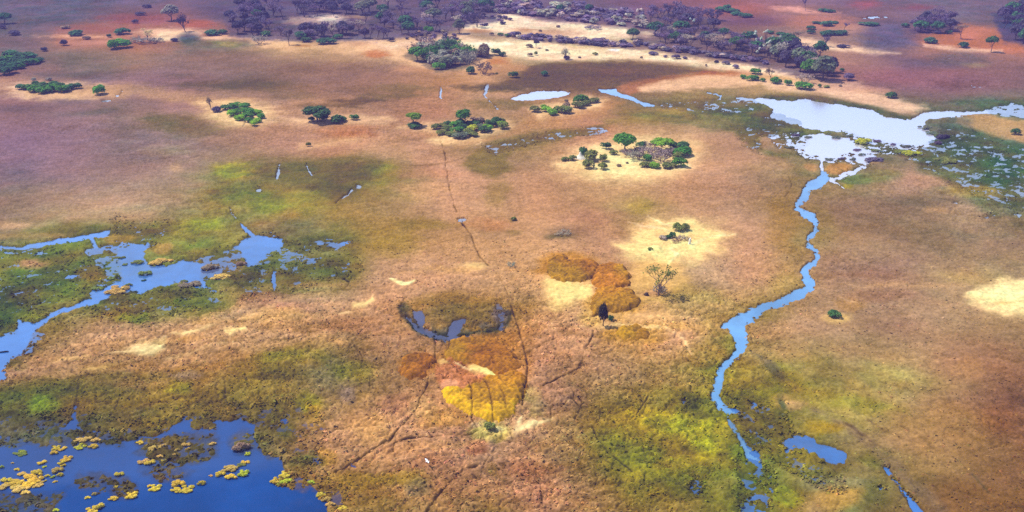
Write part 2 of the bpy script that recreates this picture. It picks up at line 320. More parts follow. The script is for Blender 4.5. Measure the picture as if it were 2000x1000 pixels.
 (P, [(758,545),(770,546),(786,554),(812,547),(800,556),(784,560),(768,553)], (246,210,130), .95, 2, 2), (P, [(690,594),(715,594),(728,582),(730,590),(716,602),(692,602)], (242,198,116), .9, 3, 3), (E, (676,612,12,3), (240,190,120), .8, 2, 2), (E, (930,523,18,6), (240,194,110), .8, 5, 3), (E, (860,530,60,6), (214,156,92), .5, 5, 5), (E, (620,560,60,6), (206,150,100), .4, 5, 5),
 (E, (680,640,60,14), (168,108,74), .5, 10, 7), (E, (770,640,40,8), (202,150,100), .5, 6, 5), (E, (560,640,70,10), (160,112,62), .5, 7, 6), (E, (480,700,60,12), (150,104,60), .5, 8, 6), (E, (660,672,20,6), (210,156,100), .8, 4, 4), (E, (330,720,140,10), (170,118,66), .5, 7, 6),
 # around the ring-shaped pond
 (E, (890,615,110,42), (158,116,62), .7, 12, 7), (E, (890,590,70,20), (146,106,56), .6, 12, 7), (E, (910,612,60,18), (138,112,50), .7, 8, 5), (E, (905,617,14,4), (176,140,40), .7, 3, 2),
 (E, (895,628,98,36), (120,98,66), .55, 6, 5), (L, [(788,604,18),(800,620,18),(814,640,20),(838,652,20),(864,660,18),(892,664,16),(922,657,12),(952,650,10),(985,640,9),(996,615,8)], (62,62,58), .92, 4, 4), (L, [(812,620,12),(850,645,14),(900,648,14),(950,640,10)], (86,80,74), .6, 5, 5), (E, (975,622,16,22), (108,104,112), .7, 6, 4), (E, (795,607,14,10), (86,80,60), .8, 4, 3), (E, (838,640,8,9), (176,124,80), .8, 3, 2), (E, (862,640,12,7), (168,124,70), .8, 3, 2), (E, (915,645,20,8), (160,116,56), .8, 4, 3), (E, (940,640,12,6), (112,100,92), .8, 3, 2), (E, (845,655,26,4), (80,76,84), .8, 3, 2),
 # orange and mustard ground under the thickets
 (E, (1110,520,60,24), (188,124,54), .7, 7, 5), (E, (1200,600,60,30), (190,138,60), .7, 8, 5), (E, (1240,655,60,20), (190,136,60), .7, 9, 6), (P, [(1065,545),(1120,552),(1165,555),(1160,570),(1150,590),(1110,600),(1085,612),(1065,590),(1060,560)], (242,196,108), .9, 7, 6), (E, (1095,605,20,6), (236,184,98), .6, 6, 4),
 (E, (1285,550,60,46), (220,168,96), .75, 12, 8), (E, (1285,575,30,7), (212,152,110), .8, 5, 3), (E, (1240,620,70,8), (216,164,110), .7, 6, 5), (E, (1275,640,80,6), (214,160,90), .6, 5, 5), (L, [(1195,640,5),(1230,635,4),(1290,640,4),(1330,660,5),(1345,690,4)], (238,190,120), .7, 3, 3), (E, (1360,585,60,20), (156,136,60), .45, 14, 8), (E, (1170,640,20,8), (220,170,110), .8, 5, 3), (E, (1150,630,20,14), (212,164,80), .6, 7, 4),
 (E, (940,720,95,62), (184,118,56), .6, 12, 7), (E, (812,716,38,28), (172,108,50), .7, 7, 5), (P, [(845,705),(880,700),(930,715),(985,735),(1010,735),(980,745),(930,740),(900,760),(870,765),(850,750)], (196,120,84), .85, 5, 4), (P, [(845,705),(862,702),(870,710),(855,716)], (240,190,100), .9, 3, 2), (P, [(915,714),(940,712),(962,722),(985,735),(970,738),(945,728),(920,724)], (248,206,110), .95, 3, 2), (P, [(850,752),(870,742),(890,745),(895,760),(870,768)], (216,150,112), .7, 4, 4), (L, [(885,710,3),(905,718,3),(925,722,3)], (240,205,140), .9, 2, 2),
 (E, (960,846,48,18), (206,188,98), .9, 7, 4), (E, (975,840,12,6), (206,196,140), .7, 4, 3), (E, (925,835,10,5), (206,160,120), .8, 4, 3), (P, [(1010,842),(1020,820),(1026,830),(1060,826),(1075,826),(1050,838),(1020,848)], (246,208,132), .9, 4, 4), (E, (1035,775,16,16), (206,180,96), .7, 8, 5), (E, (1045,800,16,20), (166,146,74), .5, 8, 5),
 (E, (935,880,26,18), (150,86,56), .7, 9, 6), (E, (860,905,40,12), (158,98,70), .4, 9, 6), (E, (730,840,40,30), (196,144,80), .5, 14, 8), (E, (860,820,40,16), (196,138,62), .6, 10, 6), (E, (820,800,26,18), (206,160,98), .5, 9, 6), (E, (870,870,60,8), (208,150,92), .5, 6, 5), (E, (960,920,10,10), (206,150,80), .6, 5, 4), (E, (1100,968,24,8), (212,152,100), .6, 6, 5), (E, (1130,908,26,4), (206,150,80), .6, 4, 4), (E, (1040,915,60,14), (164,102,72), .5, 10, 7), (E, (1085,785,50,30), (176,120,96), .45, 14, 8), (E, (680,770,16,16), (134,110,104), .6, 8, 5), (E, (770,790,30,14), (172,112,84), .5, 9, 6),
 # floors of the woods
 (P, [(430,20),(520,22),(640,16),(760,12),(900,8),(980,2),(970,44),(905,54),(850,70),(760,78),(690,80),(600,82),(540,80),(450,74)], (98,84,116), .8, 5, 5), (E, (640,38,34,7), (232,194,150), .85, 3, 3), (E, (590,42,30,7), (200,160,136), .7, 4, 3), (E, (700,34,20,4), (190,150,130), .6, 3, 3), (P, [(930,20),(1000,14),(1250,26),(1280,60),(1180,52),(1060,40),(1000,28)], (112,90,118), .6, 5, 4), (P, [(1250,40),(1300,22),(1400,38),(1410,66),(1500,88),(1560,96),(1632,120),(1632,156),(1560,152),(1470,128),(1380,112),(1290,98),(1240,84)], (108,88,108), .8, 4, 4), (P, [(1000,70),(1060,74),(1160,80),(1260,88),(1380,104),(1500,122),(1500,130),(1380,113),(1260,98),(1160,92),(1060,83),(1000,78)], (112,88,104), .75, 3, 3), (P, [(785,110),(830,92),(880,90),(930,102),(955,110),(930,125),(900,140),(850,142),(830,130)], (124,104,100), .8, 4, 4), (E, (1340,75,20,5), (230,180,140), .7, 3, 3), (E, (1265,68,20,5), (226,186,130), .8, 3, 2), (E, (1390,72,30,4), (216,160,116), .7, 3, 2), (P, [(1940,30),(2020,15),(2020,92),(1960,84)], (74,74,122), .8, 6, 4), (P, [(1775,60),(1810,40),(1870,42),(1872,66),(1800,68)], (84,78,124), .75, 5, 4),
 # islands of bright sand
 (E, (1240,312,210,66), (210,156,112), .4, 40, 14), (P, [(1090,318),(1130,292),(1200,272),(1290,268),(1360,280),(1375,300),(1355,325),(1310,345),(1230,358),(1170,350),(1120,338)], (242,194,124), .95, 12, 6), (E, (1200,338,80,14), (250,206,128), .5, 10, 6), (E, (1130,325,30,8), (250,210,130), .6, 6, 4),
 (P, [(1200,478),(1240,470),(1235,450),(1275,428),(1300,436),(1350,424),(1370,440),(1410,455),(1432,464),(1410,480),(1420,492),(1380,500),(1370,515),(1300,512),(1290,505),(1230,500),(1210,490)], (240,192,112), .92, 9, 9), (E, (1290,495,50,12), (250,212,124), .7, 8, 6), (E, (1350,440,40,10), (246,204,122), .5, 8, 6), (E, (1250,405,26,16), (160,138,66), .6, 10, 6),
 (L, [(1230,436,2),(1265,446,2),(1310,456,3)], (250,214,144), .7, 1.5, 2), (L, [(1265,425,2),(1290,440,2),(1318,450,2)], (250,214,144), .7, 1.5, 2), (L, [(1310,488,3),(1322,500,3),(1310,512,3)], (252,216,140), .8, 1.5, 2), (L, [(1350,480,2),(1390,470,2),(1440,462,2)], (246,206,136), .7, 1.5, 2), (L, [(1350,440,2),(1400,452,2),(1425,468,2)], (246,206,136), .6, 1.5, 2), (L, [(1256,440,2),(1262,460,2)], (246,206,136), .6, 1.5, 2), (L, [(1315,500,3),(1308,520,4)], (250,212,128), .8, 2, 2), (L, [(1380,492,2),(1430,505,2)], (240,196,128), .6, 1.5, 2),
 (P, [(1876,583),(1905,565),(1930,550),(1960,543),(2010,548),(2060,590),(2010,622),(1960,620),(1915,606)], (238,198,124), .94, 5, 6), (E, (1900,545,60,14), (186,148,90), .5, 12, 6), (E, (1958,594,14,3), (214,168,96), .6, 3, 2),
 (E, (1760,560,90,5), (206,156,112), .6, 4, 5), (E, (1660,595,30,12), (196,142,88), .7, 6, 4), (L, [(1640,583,3),(1675,594,2)], (228,178,120), .7, 2, 2), (E, (1630,622,28,11), (216,172,104), .85, 6, 4), (E, (1720,580,60,10), (158,108,84), .5, 8, 6), (E, (1690,540,60,8), (156,108,84), .5, 6, 6), (E, (1750,640,40,14), (150,110,92), .4, 10, 7),
 (P, [(1520,700),(1600,760),(1740,790),(1760,800),(1700,815),(1600,800),(1540,755)], (158,146,60), .65, 14, 8), (E, (1900,700,70,40), (150,104,80), .4, 24, 10), (E, (1930,790,60,30), (128,80,62), .4, 20, 10), (E, (1960,830,40,40), (128,76,50), .4, 20, 10), (E, (1940,890,50,40), (124,88,58), .5, 20, 10), (E, (1900,720,30,14), (178,128,80), .4, 9, 6), (E, (1800,830,80,40), (176,124,78), .4, 24, 10), (E, (1850,850,90,60), (160,116,64), .4, 24, 10),
 # right-bottom reed beds
 (E, (1320,830,60,26), (170,160,20), .75, 14, 8), (E, (1240,810,50,14), (172,150,36), .6, 10, 7), (E, (1370,880,26,20), (176,172,20), .85, 9, 6), (E, (1300,860,26,14), (124,130,24), .6, 8, 6), (E, (1280,830,22,14), (84,84,36), .6, 8, 6), (E, (1350,785,40,16), (86,88,36), .6, 9, 6), (E, (1310,880,60,14), (96,88,36), .5, 9, 6), (E, (1410,840,16,26), (172,148,40), .6, 9, 6), (E, (1440,890,20,16), (90,110,36), .6, 9, 6), (E, (1420,920,40,20), (110,112,40), .6, 10, 6), (E, (1540,980,30,20), (150,156,28), .8, 9, 6), (E, (1645,980,40,26), (196,146,72), .75, 12, 7), (E, (1560,905,40,20), (150,128,52), .5, 10, 7), (E, (1600,845,40,14), (170,132,40), .75, 7, 6), (E, (1520,785,40,12), (196,150,92), .7, 6, 6), (E, (1555,800,30,10), (206,156,104), .7, 6, 5), (E, (1480,775,40,20), (142,140,40), .6, 9, 6), (E, (1450,725,40,16), (150,130,52), .6, 9, 6), (E, (1390,735,30,14), (110,108,44), .6, 8, 6), (E, (1425,690,14,30), (116,112,54), .7, 8, 5), (E, (1530,790,8,14), (80,92,72), .7, 5, 4), (E, (1400,750,60,20), (150,132,40), .4, 10, 7), (E, (1450,780,14,10), (100,100,36), .5, 5, 4), (E, (1300,745,80,14), (168,126,78), .5, 9, 7), (E, (1490,860,40,24), (110,100,40), .6, 10, 7), (E, (1620,955,60,8), (128,128,100), .45, 6, 5), (E, (1700,900,30,20), (124,120,52), .5, 10, 7),
 (L, [(1470,688,8),(1500,702,12),(1530,730,14)], (104,92,74), .75, 5, 5), (L, [(1600,812,8),(1650,838,12),(1700,880,18),(1745,920,20),(1790,965,26),(1830,1000,30)], (124,98,78), .6, 9, 9), (L, [(1650,835,3),(1690,860,4),(1730,890,4)], (88,66,54), .6, 3, 4), (L, [(1700,826,3),(1722,846,3)], (96,66,50), .6, 3, 3), (L, [(1760,840,4),(1800,870,4),(1830,890,3)], (116,86,56), .5, 3, 4), (L, [(1900,930,3),(1925,955,3),(1945,975,3)], (92,74,52), .7, 2, 3),
 # left-bottom reed beds
 (E, (80,795,26,18), (124,138,32), .8, 9, 6), (E, (345,765,26,14), (156,150,36), .8, 8, 6), (E, (20,790,30,30), (76,84,44), .6, 12, 7), (E, (200,785,70,22), (128,104,46), .5, 12, 8), (E, (300,790,60,14), (142,118,56), .5, 9, 7), (E, (260,815,70,12), (104,88,56), .6, 8, 6), (E, (400,785,70,18), (110,90,42), .5, 9, 7), (E, (560,700,60,16), (136,128,40), .6, 10, 7), (E, (690,730,40,18), (140,128,44), .5, 10, 7), (E, (560,740,60,14), (104,84,44), .6, 9, 7), (E, (610,790,30,18), (116,118,36), .6, 9, 7), (E, (500,760,30,10), (156,124,60), .4, 7, 6), (E, (260,755,70,8), (176,128,80), .5, 6, 5), (E, (360,735,30,8), (132,112,96), .6, 5, 4), (E, (620,820,20,18), (176,134,60), .6, 8, 6), (E, (620,800,16,10), (174,132,56), .6, 6, 5), (E, (550,850,24,14), (84,80,40), .7, 8, 6), (E, (640,895,24,20), (184,130,56), .7, 8, 6), (E, (600,905,30,14), (92,94,44), .6, 8, 6), (E, (700,945,50,20), (136,108,40), .6, 10, 7), (E, (790,940,40,14), (140,116,40), .6, 9, 7), (E, (820,955,20,14), (118,104,76), .5, 8, 5), (E, (135,885,40,12), (108,108,84), .5, 8, 6), (E, (230,870,40,10), (108,100,72), .5, 8, 6),
 # brown and grey scars
 (E, (1100,455,34,12), (142,108,84), .7, 9, 5), (E, (1100,462,20,4), (116,98,70), .8, 4, 3), (E, (1170,425,60,10), (166,112,92), .5, 9, 6), (E, (1180,450,60,14), (172,116,88), .4, 12, 7), (E, (1200,300,4,3), (120,110,80), .3, 3, 2), (E, (1040,440,40,26), (208,150,106), .4, 14, 8), (E, (1090,530,60,6), (180,120,50), .4, 5, 4), (E, (1000,455,14,5), (128,106,66), .5, 4, 4), (E, (1003,432,6,4), (110,92,60), .6, 3, 2), (E, (1480,360,60,30), (168,126,104), .4, 16, 8), (E, (1400,365,70,20), (176,124,94), .4, 14, 8),
 (E, (1480,520,60,40), (190,132,92), .35, 20, 9), (E, (1540,560,30,24), (158,128,66), .5, 10, 6), (E, (1600,440,30,40), (146,118,64), .35, 12, 6), (E, (1530,440,26,50), (168,120,66), .45, 12, 7), (E, (1480,620,30,10), (130,118,62), .5, 7, 5), (E, (1500,640,50,20), (196,142,92), .5, 12, 7), (E, (1420,640,30,20), (176,128,80), .4, 10, 6),
]
# animal paths and cracks: dark, cut a little into the ground
PATHS = [
 ([(858,268,1.5),(868,300,1.6),(872,340,1.8),(879,372,2),(888,400,2.4),(894,418,2.6)], .75), ([(898,424,2.5),(903,440,3),(917,460,3),(925,480,3),(935,500,3),(955,520,2.5),(975,540,2.5),(985,560,2.2),(996,590,2.2)], .95),
 ([(640,935,3),(690,905,6),(730,880,6),(768,856,6),(774,845,5),(785,830,5),(800,815,4),(815,795,4),(820,775,3.5),(832,755,3),(836,738,2.5),(838,715,2)], 1),
 ([(773,880,4),(774,864,5),(800,856,5),(835,855,4.5),(870,853,4),(905,850,4),(930,846,3)], 1), ([(830,1010,6),(850,975,6),(868,955,6),(882,940,5),(905,920,4),(930,915,5)], 1), ([(945,910,3),(958,895,3),(970,875,2.5)], .8),
 ([(1060,755,3),(1085,743,4),(1112,730,4.5),(1130,718,5),(1138,705,4),(1142,690,4),(1152,675,4),(1157,662,3.5),(1157,648,2.5)], 1), ([(915,745,2),(919,765,2.4),(920,800,2.4),(921,820,2.2),(930,840,2.2)], .8), ([(946,742,2),(955,768,2.2),(961,800,2.2),(963,826,2)], .8), ([(975,760,1.6),(985,785,1.8),(990,810,1.6)], .5), ([(900,770,1.5),(895,790,1.6)], .4),
 ([(998,590,2),(1004,620,2),(1014,655,2.5),(1024,690,3),(1030,720,3.5),(1028,750,3),(1018,795,3)], 1), ([(800,326,3),(840,324,4),(872,319,4),(905,311,4)], .28), ([(1155,835,2),(1165,855,3),(1178,872,3.5),(1190,892,4),(1215,908,4),(1238,925,3)], 1),
 ([(1128,775,3),(1135,790,3.5),(1128,808,3),(1122,822,3)], .9), ([(1115,780,2),(1125,793,3),(1134,800,3)], .9), ([(1170,770,2),(1172,800,2.5),(1166,830,2)], .7), ([(1262,775,3),(1250,800,3),(1238,815,3),(1215,822,2.5)], .9), ([(1073,800,3),(1075,830,3)], .8), ([(650,538,2.5),(668,546,3.5),(680,551,3)], 1), ([(786,605,3),(784,640,3)], .7), ([(850,665,3),(848,700,2.5)], .8), ([(880,665,4),(872,690,2.5)], .8), ([(790,580,2),(782,600,2)], .6), ([(1160,915,2),(1168,940,2.5),(1155,970,2)], .6), ([(1045,920,3),(1056,950,3.5),(1060,985,3)], .8), ([(1540,345,2),(1545,365,2),(1532,385,1.5)], .6), ([(918,462,2),(880,470,1.5),(850,480,1)], .4), ([(152,752,4),(147,775,4),(145,800,5)], .45), ([(232,778,4),(226,795,4)], .8), ([(440,752,4),(441,780,4)], .7), ([(1032,690,2),(1060,675,3),(1090,660,2)], .6), ([(1590,690,2),(1540,683,2),(1520,690,2)], .4), ([(325,560,3),(330,580,3)], .4),
 ([(1740,500,1.5),(1700,515,1.5)], .4), ([(720,740,3),(722,760,3)], .7), ([(1060,655,2),(1020,680,2)], .5), ([(968,560,1.5),(988,540,1.5)], .5),
]
# water: (body, kind, geometry, softness, raggedness, plants standing in it 0..1)
WETS = [
 ('lake', P, [(1463,194),(1480,192),(1495,192),(1520,196),(1545,197),(1568,192),(1590,197),(1620,203),(1640,203),(1665,209),(1690,214),(1705,217),(1725,225),(1745,230),(1765,233),(1785,232),(1800,222),(1820,218),(1870,218),(1905,219),(1935,213),(1960,209),(2030,204),(2030,222),(1960,224),(1930,222),(1890,226),(1860,228),(1830,233),(1810,236),(1803,247),(1815,255),(1830,272),(1834,288),(1815,290),(1800,285),(1775,292),(1750,290),(1725,285),(1710,278),(1690,272),(1660,262),(1640,258),(1610,258),(1580,252),(1560,247),(1545,240),(1520,232),(1500,228),(1510,220),(1505,212),(1490,204),(1475,199)], 1.5, 2.5, .05),
 ('lake', P, [(1505,272),(1560,266),(1605,262),(1625,266),(1660,270),(1685,280),(1705,295),(1700,305),(1680,310),(1640,313),(1610,310),(1580,305),(1560,300),(1545,290),(1525,280)], 2, 3, .08),
 ('lake', P, [(1640,255),(1720,275),(1800,285),(1840,262),(1850,300),(1780,305),(1700,300),(1660,275)], 3, 4, .55),
 ('lake', P, [(1490,262),(1560,258),(1580,280),(1570,300),(1520,290)], 3, 4, .6),
 ('lake', P, [(1555,300),(1620,305),(1705,298),(1700,325),(1640,318),(1575,315)], 3, 4, .5),
 ('lake', L, [(1606,308,8),(1603,325,6),(1607,338,8),(1606,350,9)], 2, 2, .15), ('lake', L, [(1704,302,16),(1690,322,12),(1665,337,10),(1640,346,8),(1612,352,8)], 2.5, 3, .4), ('lake', L, [(1625,350,8),(1640,362,6),(1648,368,5)], 2, 3, .45),
 ('river', L, [(1610,344,18),(1604,352,24),(1598,358,24),(1580,366,20),(1571,378,20),(1568,390,18),(1559,400,12),(1560,408,13),(1570,417,17),(1583,424,18),(1593,434,13),(1592,450,12),(1583,463,14),(1578,470,13),(1579,482,13),(1592,492,14),(1596,505,14),(1588,517,12),(1573,528,17),(1574,540,19),(1580,552,24),(1584,562,22),(1560,575,20),(1530,588,17),(1500,600,17),(1470,612,20),(1448,622,26),(1437,634,32),(1438,650,32),(1447,668,30),(1447,682,24),(1430,702,15),(1412,722,15),(1404,742,18),(1400,760,18),(1392,770,20),(1403,784,14),(1410,797,12),(1421,806,15)], 2, 4, .05),
 ('river', L, [(1421,806,14),(1434,803,12),(1445,808,8)], 2, 3, .1), ('river', L, [(1419,806,10),(1425,822,9),(1436,838,10),(1445,855,10),(1452,868,12)], 2, 3, .35), ('river', L, [(1448,872,14),(1462,884,24),(1476,898,22),(1482,915,20),(1475,928,24),(1488,945,14),(1494,965,14),(1490,985,24),(1488,1020,26)], 3, 4, .25), ('river', E, (1470,890,16,10), 3, 3, .1),
 ('river', L, [(1412,640,8),(1425,637,14)], 2, 3, .1),
 ('pond', P, [(1528,862),(1545,855),(1570,854),(1590,858),(1603,869),(1635,874),(1652,890),(1652,912),(1632,908),(1612,897),(1590,886),(1560,880),(1535,884)], 4, 7, .24), ('pond', L, [(1730,918,8),(1745,940,9),(1765,965,13),(1780,985,14),(1800,1012,16)], 3, 4, .15), ('pond', E, (1362,962,15,20), 7, 6, .42), ('pond', E, (1334,783,5,6), 3, 3, .4), ('pond', E, (1474,793,7,8), 3, 3, .3), ('pond', E, (1722,958,10,6), 3, 3, .4), ('pond', E, (1490,812,16,6), 4, 4, .4), ('pond', E, (1620,951,12,5), 4, 4, .5),
 ('lake', P, [(996,192),(1015,184),(1060,178),(1105,177),(1118,182),(1100,190),(1070,194),(1030,196),(1010,196)], 1.5, 2, .08),
 ('river', P, [(1166,174),(1200,174),(1212,181),(1232,187),(1250,197),(1282,205),(1276,209),(1255,207),(1235,198),(1215,191),(1190,184),(1175,180)], 1.3, 1.5, .03), ('river', L, [(1285,207,4),(1320,206,4),(1360,205,4),(1420,207,4)], 1.3, 2, .42), ('river', L, [(1382,182,3),(1400,184,4),(1409,188,4),(1404,194,4)], 1, 1.5, .2), ('river', L, [(1440,192,4),(1470,195,5)], 1, 1.5, .1),
 ('marsh_water', E, (205,197,12,2.5), 1, 1.2, .2), ('marsh_water', L, [(228,188,3),(236,184,4),(241,178,5)], 1, 1.2, .25), ('marsh_water', L, [(861,172,4),(859,182,6),(861,192,4)], 1, 1, .1), ('marsh_water', L, [(952,166,6),(950,178,9),(947,186,5),(951,192,3)], 1, 1.2, .1), ('marsh_water', L, [(956,198,2.5),(973,213,3)], .8, 1, .3), ('marsh_water', E, (1710,35,26,2.6), 1, 1.5, .1), ('marsh_water', E, (1853,115,6,1.6), .8, 1, .1), ('marsh_water', E, (1180,257,9,4), 1.2, 1.5, .2), ('marsh_water', E, (1020,282,9,2), 1, 1.2, .3), ('marsh_water', E, (1048,268,10,3), 1, 1.2, .35), ('marsh_water', E, (1070,268,8,2), 1, 1.2, .35), ('marsh_water', E, (965,296,10,3), 1, 1.2, .4), ('marsh_water', E, (1160,252,20,3), 1.2, 1.5, .5), ('marsh_water', E, (1475,230,6,3), 1, 1.2, .1),
 ('marsh_water', P, [(1800,300),(1850,290),(1940,300),(2020,330),(2020,420),(1940,400),(1860,360),(1800,335)], 8, 6, .74), ('marsh_water', P, [(1840,250),(1900,258),(2020,296),(2020,340),(1900,320),(1840,300)], 6, 6, .72), ('marsh_water', P, [(1930,215),(1955,205),(2020,203),(2020,235),(1960,228)], 3, 4, .45), ('marsh_water', L, [(1860,345,4),(1885,352,6),(1905,355,5)], 1.5, 2.5, .2), ('marsh_water', E, (1990,420,10,4), 1.5, 2.5, .2), ('marsh_water', E, (1930,425,16,5), 3, 3, .6), ('marsh_water', P, [(1480,215),(1560,240),(1500,265),(1460,285),(1440,265)], 5, 5, .85), ('marsh_water', E, (1475,285,20,14), 4, 4, .7), ('marsh_water', P, [(1820,280),(1870,260),(1870,300),(1830,310)], 4, 4, .66), ('marsh_water', E, (1790,312,18,4), 2, 2, .4), ('marsh_water', E, (1405,205,50,5), 3, 3, .6), ('marsh_water', E, (1880,168,60,10), 6, 5, .82), ('marsh_water', E, (1865,398,10,3), 1.5, 2, .3),
 ('pond', L, [(-40,480,12),(0,483,11),(40,487,9),(70,480,10),(110,473,11),(150,467,12),(185,461,12),(214,456,9)], 2, 3, .08), ('pond', L, [(180,462,10),(186,475,12),(192,490,12),(215,487,8),(240,478,6)], 2, 4, .25), ('pond', L, [(0,486,14),(40,494,16),(80,492,10)], 3, 4, .55),
 ('pond', P, [(160,492),(178,483),(200,486),(215,480),(250,478),(287,478),(283,500),(300,514),(325,512),(360,505),(410,508),(440,500),(462,492),(472,475),(485,460),(500,458),(525,460),(545,465),(562,472),(552,490),(530,497),(500,512),(455,530),(430,540),(398,545),(410,558),(428,572),(412,574),(385,560),(340,555),(310,562),(275,578),(262,565),(240,560),(222,566),(205,577),(185,588),(178,582),(192,560),(205,545),(215,530),(190,520),(175,508)], 4, 8, .2),
 ('pond', P, [(165,485),(235,485),(240,560),(185,560),(205,530),(170,510)], 6, 7, .58), ('pond', P, [(390,500),(470,490),(480,520),(430,545),(395,545)], 5, 6, .55), ('pond', P, [(555,470),(600,480),(640,462),(685,472),(660,490),(610,490),(590,500),(640,500),(620,540),(560,520),(520,510),(545,490)], 5, 6, .6),
 ('pond', L, [(232,556,16),(208,572,16),(190,586,14),(160,594,12),(130,604,10),(100,618,9),(74,634,10),(66,640,12)], 2.5, 4, .12), ('pond', P, [(38,628),(50,632),(70,634),(68,655),(52,680),(40,690),(22,702),(8,720),(0,740),(-60,760),(-60,680),(0,662),(28,650),(38,642)], 3, 4, .04), ('pond', P, [(66,645),(90,655),(60,690),(45,690)], 4, 5, .5), ('pond', E, (0,735,14,10), 3, 4, .1), ('pond', E, (140,541,10,5), 2, 3, .2), ('pond', E, (180,550,22,9), 4, 5, .45), ('pond', L, [(535,532,8),(534,550,9),(537,566,5)], 2.5, 2, .15), ('pond', L, [(598,525,16),(612,532,14),(622,520,8)], 3, 3, .4), ('pond', L, [(640,468,8),(655,466,4)], 2, 3, .2), ('pond', E, (672,476,8,3), 2, 2, .2),
 ('marsh_water', L, [(452,408,3),(455,418,3),(468,432,2)], 1.5, 1.5, .25), ('pond', L, [(472,436,5),(480,450,8),(492,460,10)], 2, 2, .15), ('marsh_water', L, [(548,320,3),(545,335,4),(541,352,5)], 1.2, 1.2, .2), ('marsh_water', L, [(600,325,3),(601,336,3),(606,344,3)], 1.2, 1.2, .3), ('marsh_water', E, (506,373,6,4), 1.5, 1.5, .1), ('marsh_water', E, (702,364,10,4), 2, 2, .4), ('marsh_water', L, [(688,372,4),(678,382,3),(655,398,2)], 1.5, 1.5, .4), ('marsh_water', E, (902,429,13,5), 2, 2, .25), ('marsh_water', L, [(240,432,4),(245,450,4),(268,462,4),(292,455,5)], 2, 3, .45), ('marsh_water', L, [(475,248,2),(478,238,2)], 1, 1, .4),
 ('pool', L, [(800,622,8),(816,642,10),(842,656,10),(870,662,9),(900,662,9),(925,655,6)], 3, 4, .34), ('pool', P, [(806,608),(826,606),(833,618),(833,632),(824,638),(813,628)], 3, 2, .12), ('pool', P, [(884,628),(908,624),(906,636),(898,650),(884,664),(874,656),(878,640)], 3, 2, .12), ('pool', L, [(975,600,16),(980,620,14),(978,644,10)], 4, 3, .5), ('pool', L, [(820,640,10),(845,652,12),(870,662,10)], 3, 3, .5),
 ('lagoon', P, [(-80,855),(0,850),(60,840),(110,836),(138,822),(145,812),(152,826),(160,838),(190,840),(215,846),(235,860),(262,860),(290,850),(330,838),(352,822),(372,818),(380,838),(420,832),(425,820),(470,818),(490,832),(494,860),(497,880),(530,893),(550,900),(556,915),(548,930),(530,940),(545,950),(580,950),(612,944),(624,962),(640,985),(660,1030),(660,1100),(-80,1100)], 4, 7, .03),
 ('lagoon', P, [(-80,840),(60,838),(130,838),(125,870),(60,885),(-80,880)], 10, 8, .74), ('lagoon', P, [(90,845),(130,842),(135,870),(100,880)], 6, 8, .62), ('lagoon', P, [(265,862),(340,845),(420,842),(430,890),(380,915),(300,905),(262,885)], 10, 9, .64), ('lagoon', E, (320,868,50,24), 9, 8, .8), ('lagoon', E, (185,940,44,18), 9, 8, .64), ('lagoon', E, (175,985,34,22), 9, 8, .8), ('lagoon', E, (240,950,30,24), 9, 8, .64), ('lagoon', P, [(-80,950),(60,960),(120,965),(110,1040),(-80,1040)], 14, 9, .66), ('lagoon', E, (330,920,60,20), 10, 8, .62), ('lagoon', E, (470,865,22,24), 8, 7, .5), ('lagoon', E, (590,945,20,14), 5, 5, .5), ('lagoon', P, [(500,880),(540,892),(520,900)], 4, 5, .5), ('lagoon', L, [(147,795,5),(144,812,6),(146,826,8)], 2, 2, .1), ('lagoon', P, [(535,795),(560,790),(568,810),(565,836),(540,834)], 5, 5, .4), ('lagoon', E, (552,825,12,8), 4, 4, .15), ('lagoon', E, (600,830,10,14), 4, 5, .6), ('lagoon', P, [(0,838),(100,832),(240,852),(240,870),(0,870)], 8, 8, .66), ('lagoon', L, [(690,908,5),(700,912,4)], 2, 2, .2), ('lagoon', P, [(590,940),(640,938),(680,975),(660,1000),(625,960)], 8, 8, .7), ('lagoon', E, (618,895,10,12), 4, 5, .5),
 ('pond', P, [(-60,500),(100,495),(200,520),(180,560),(90,610),(-60,650)], 14, 9, .9), ('pond', P, [(180,560),(300,575),(430,575),(540,540),(690,500),(700,530),(560,570),(420,600),(250,620),(150,610)], 12, 9, .86), ('pond', P, [(220,430),(330,440),(300,480),(240,476)], 8, 8, .84), ('pond', P, [(470,500),(560,500),(640,510),(600,560),(500,560),(450,540)], 9, 8, .8),
 ('lagoon', P, [(500,790),(600,780),(640,830),(620,900),(560,890),(500,850)], 10, 9, .86), ('lagoon', P, [(-60,790),(60,820),(140,810),(300,830),(480,800),(490,830),(360,850),(-60,860)], 9, 9, .82),
 ('pond', P, [(1440,790),(1530,800),(1540,850),(1640,900),(1640,960),(1540,920),(1470,880)], 10, 9, .88), ('pond', P, [(1440,900),(1520,930),(1500,1010),(1440,1010)], 8, 8, .62),  ('marsh_water', P, [(940,285),(1060,262),(1170,250),(1180,262),(1060,280),(960,302)], 4, 5, .8), ('marsh_water', P, [(1280,200),(1460,192),(1500,215),(1420,225),(1300,215)], 4, 4, .76)
]

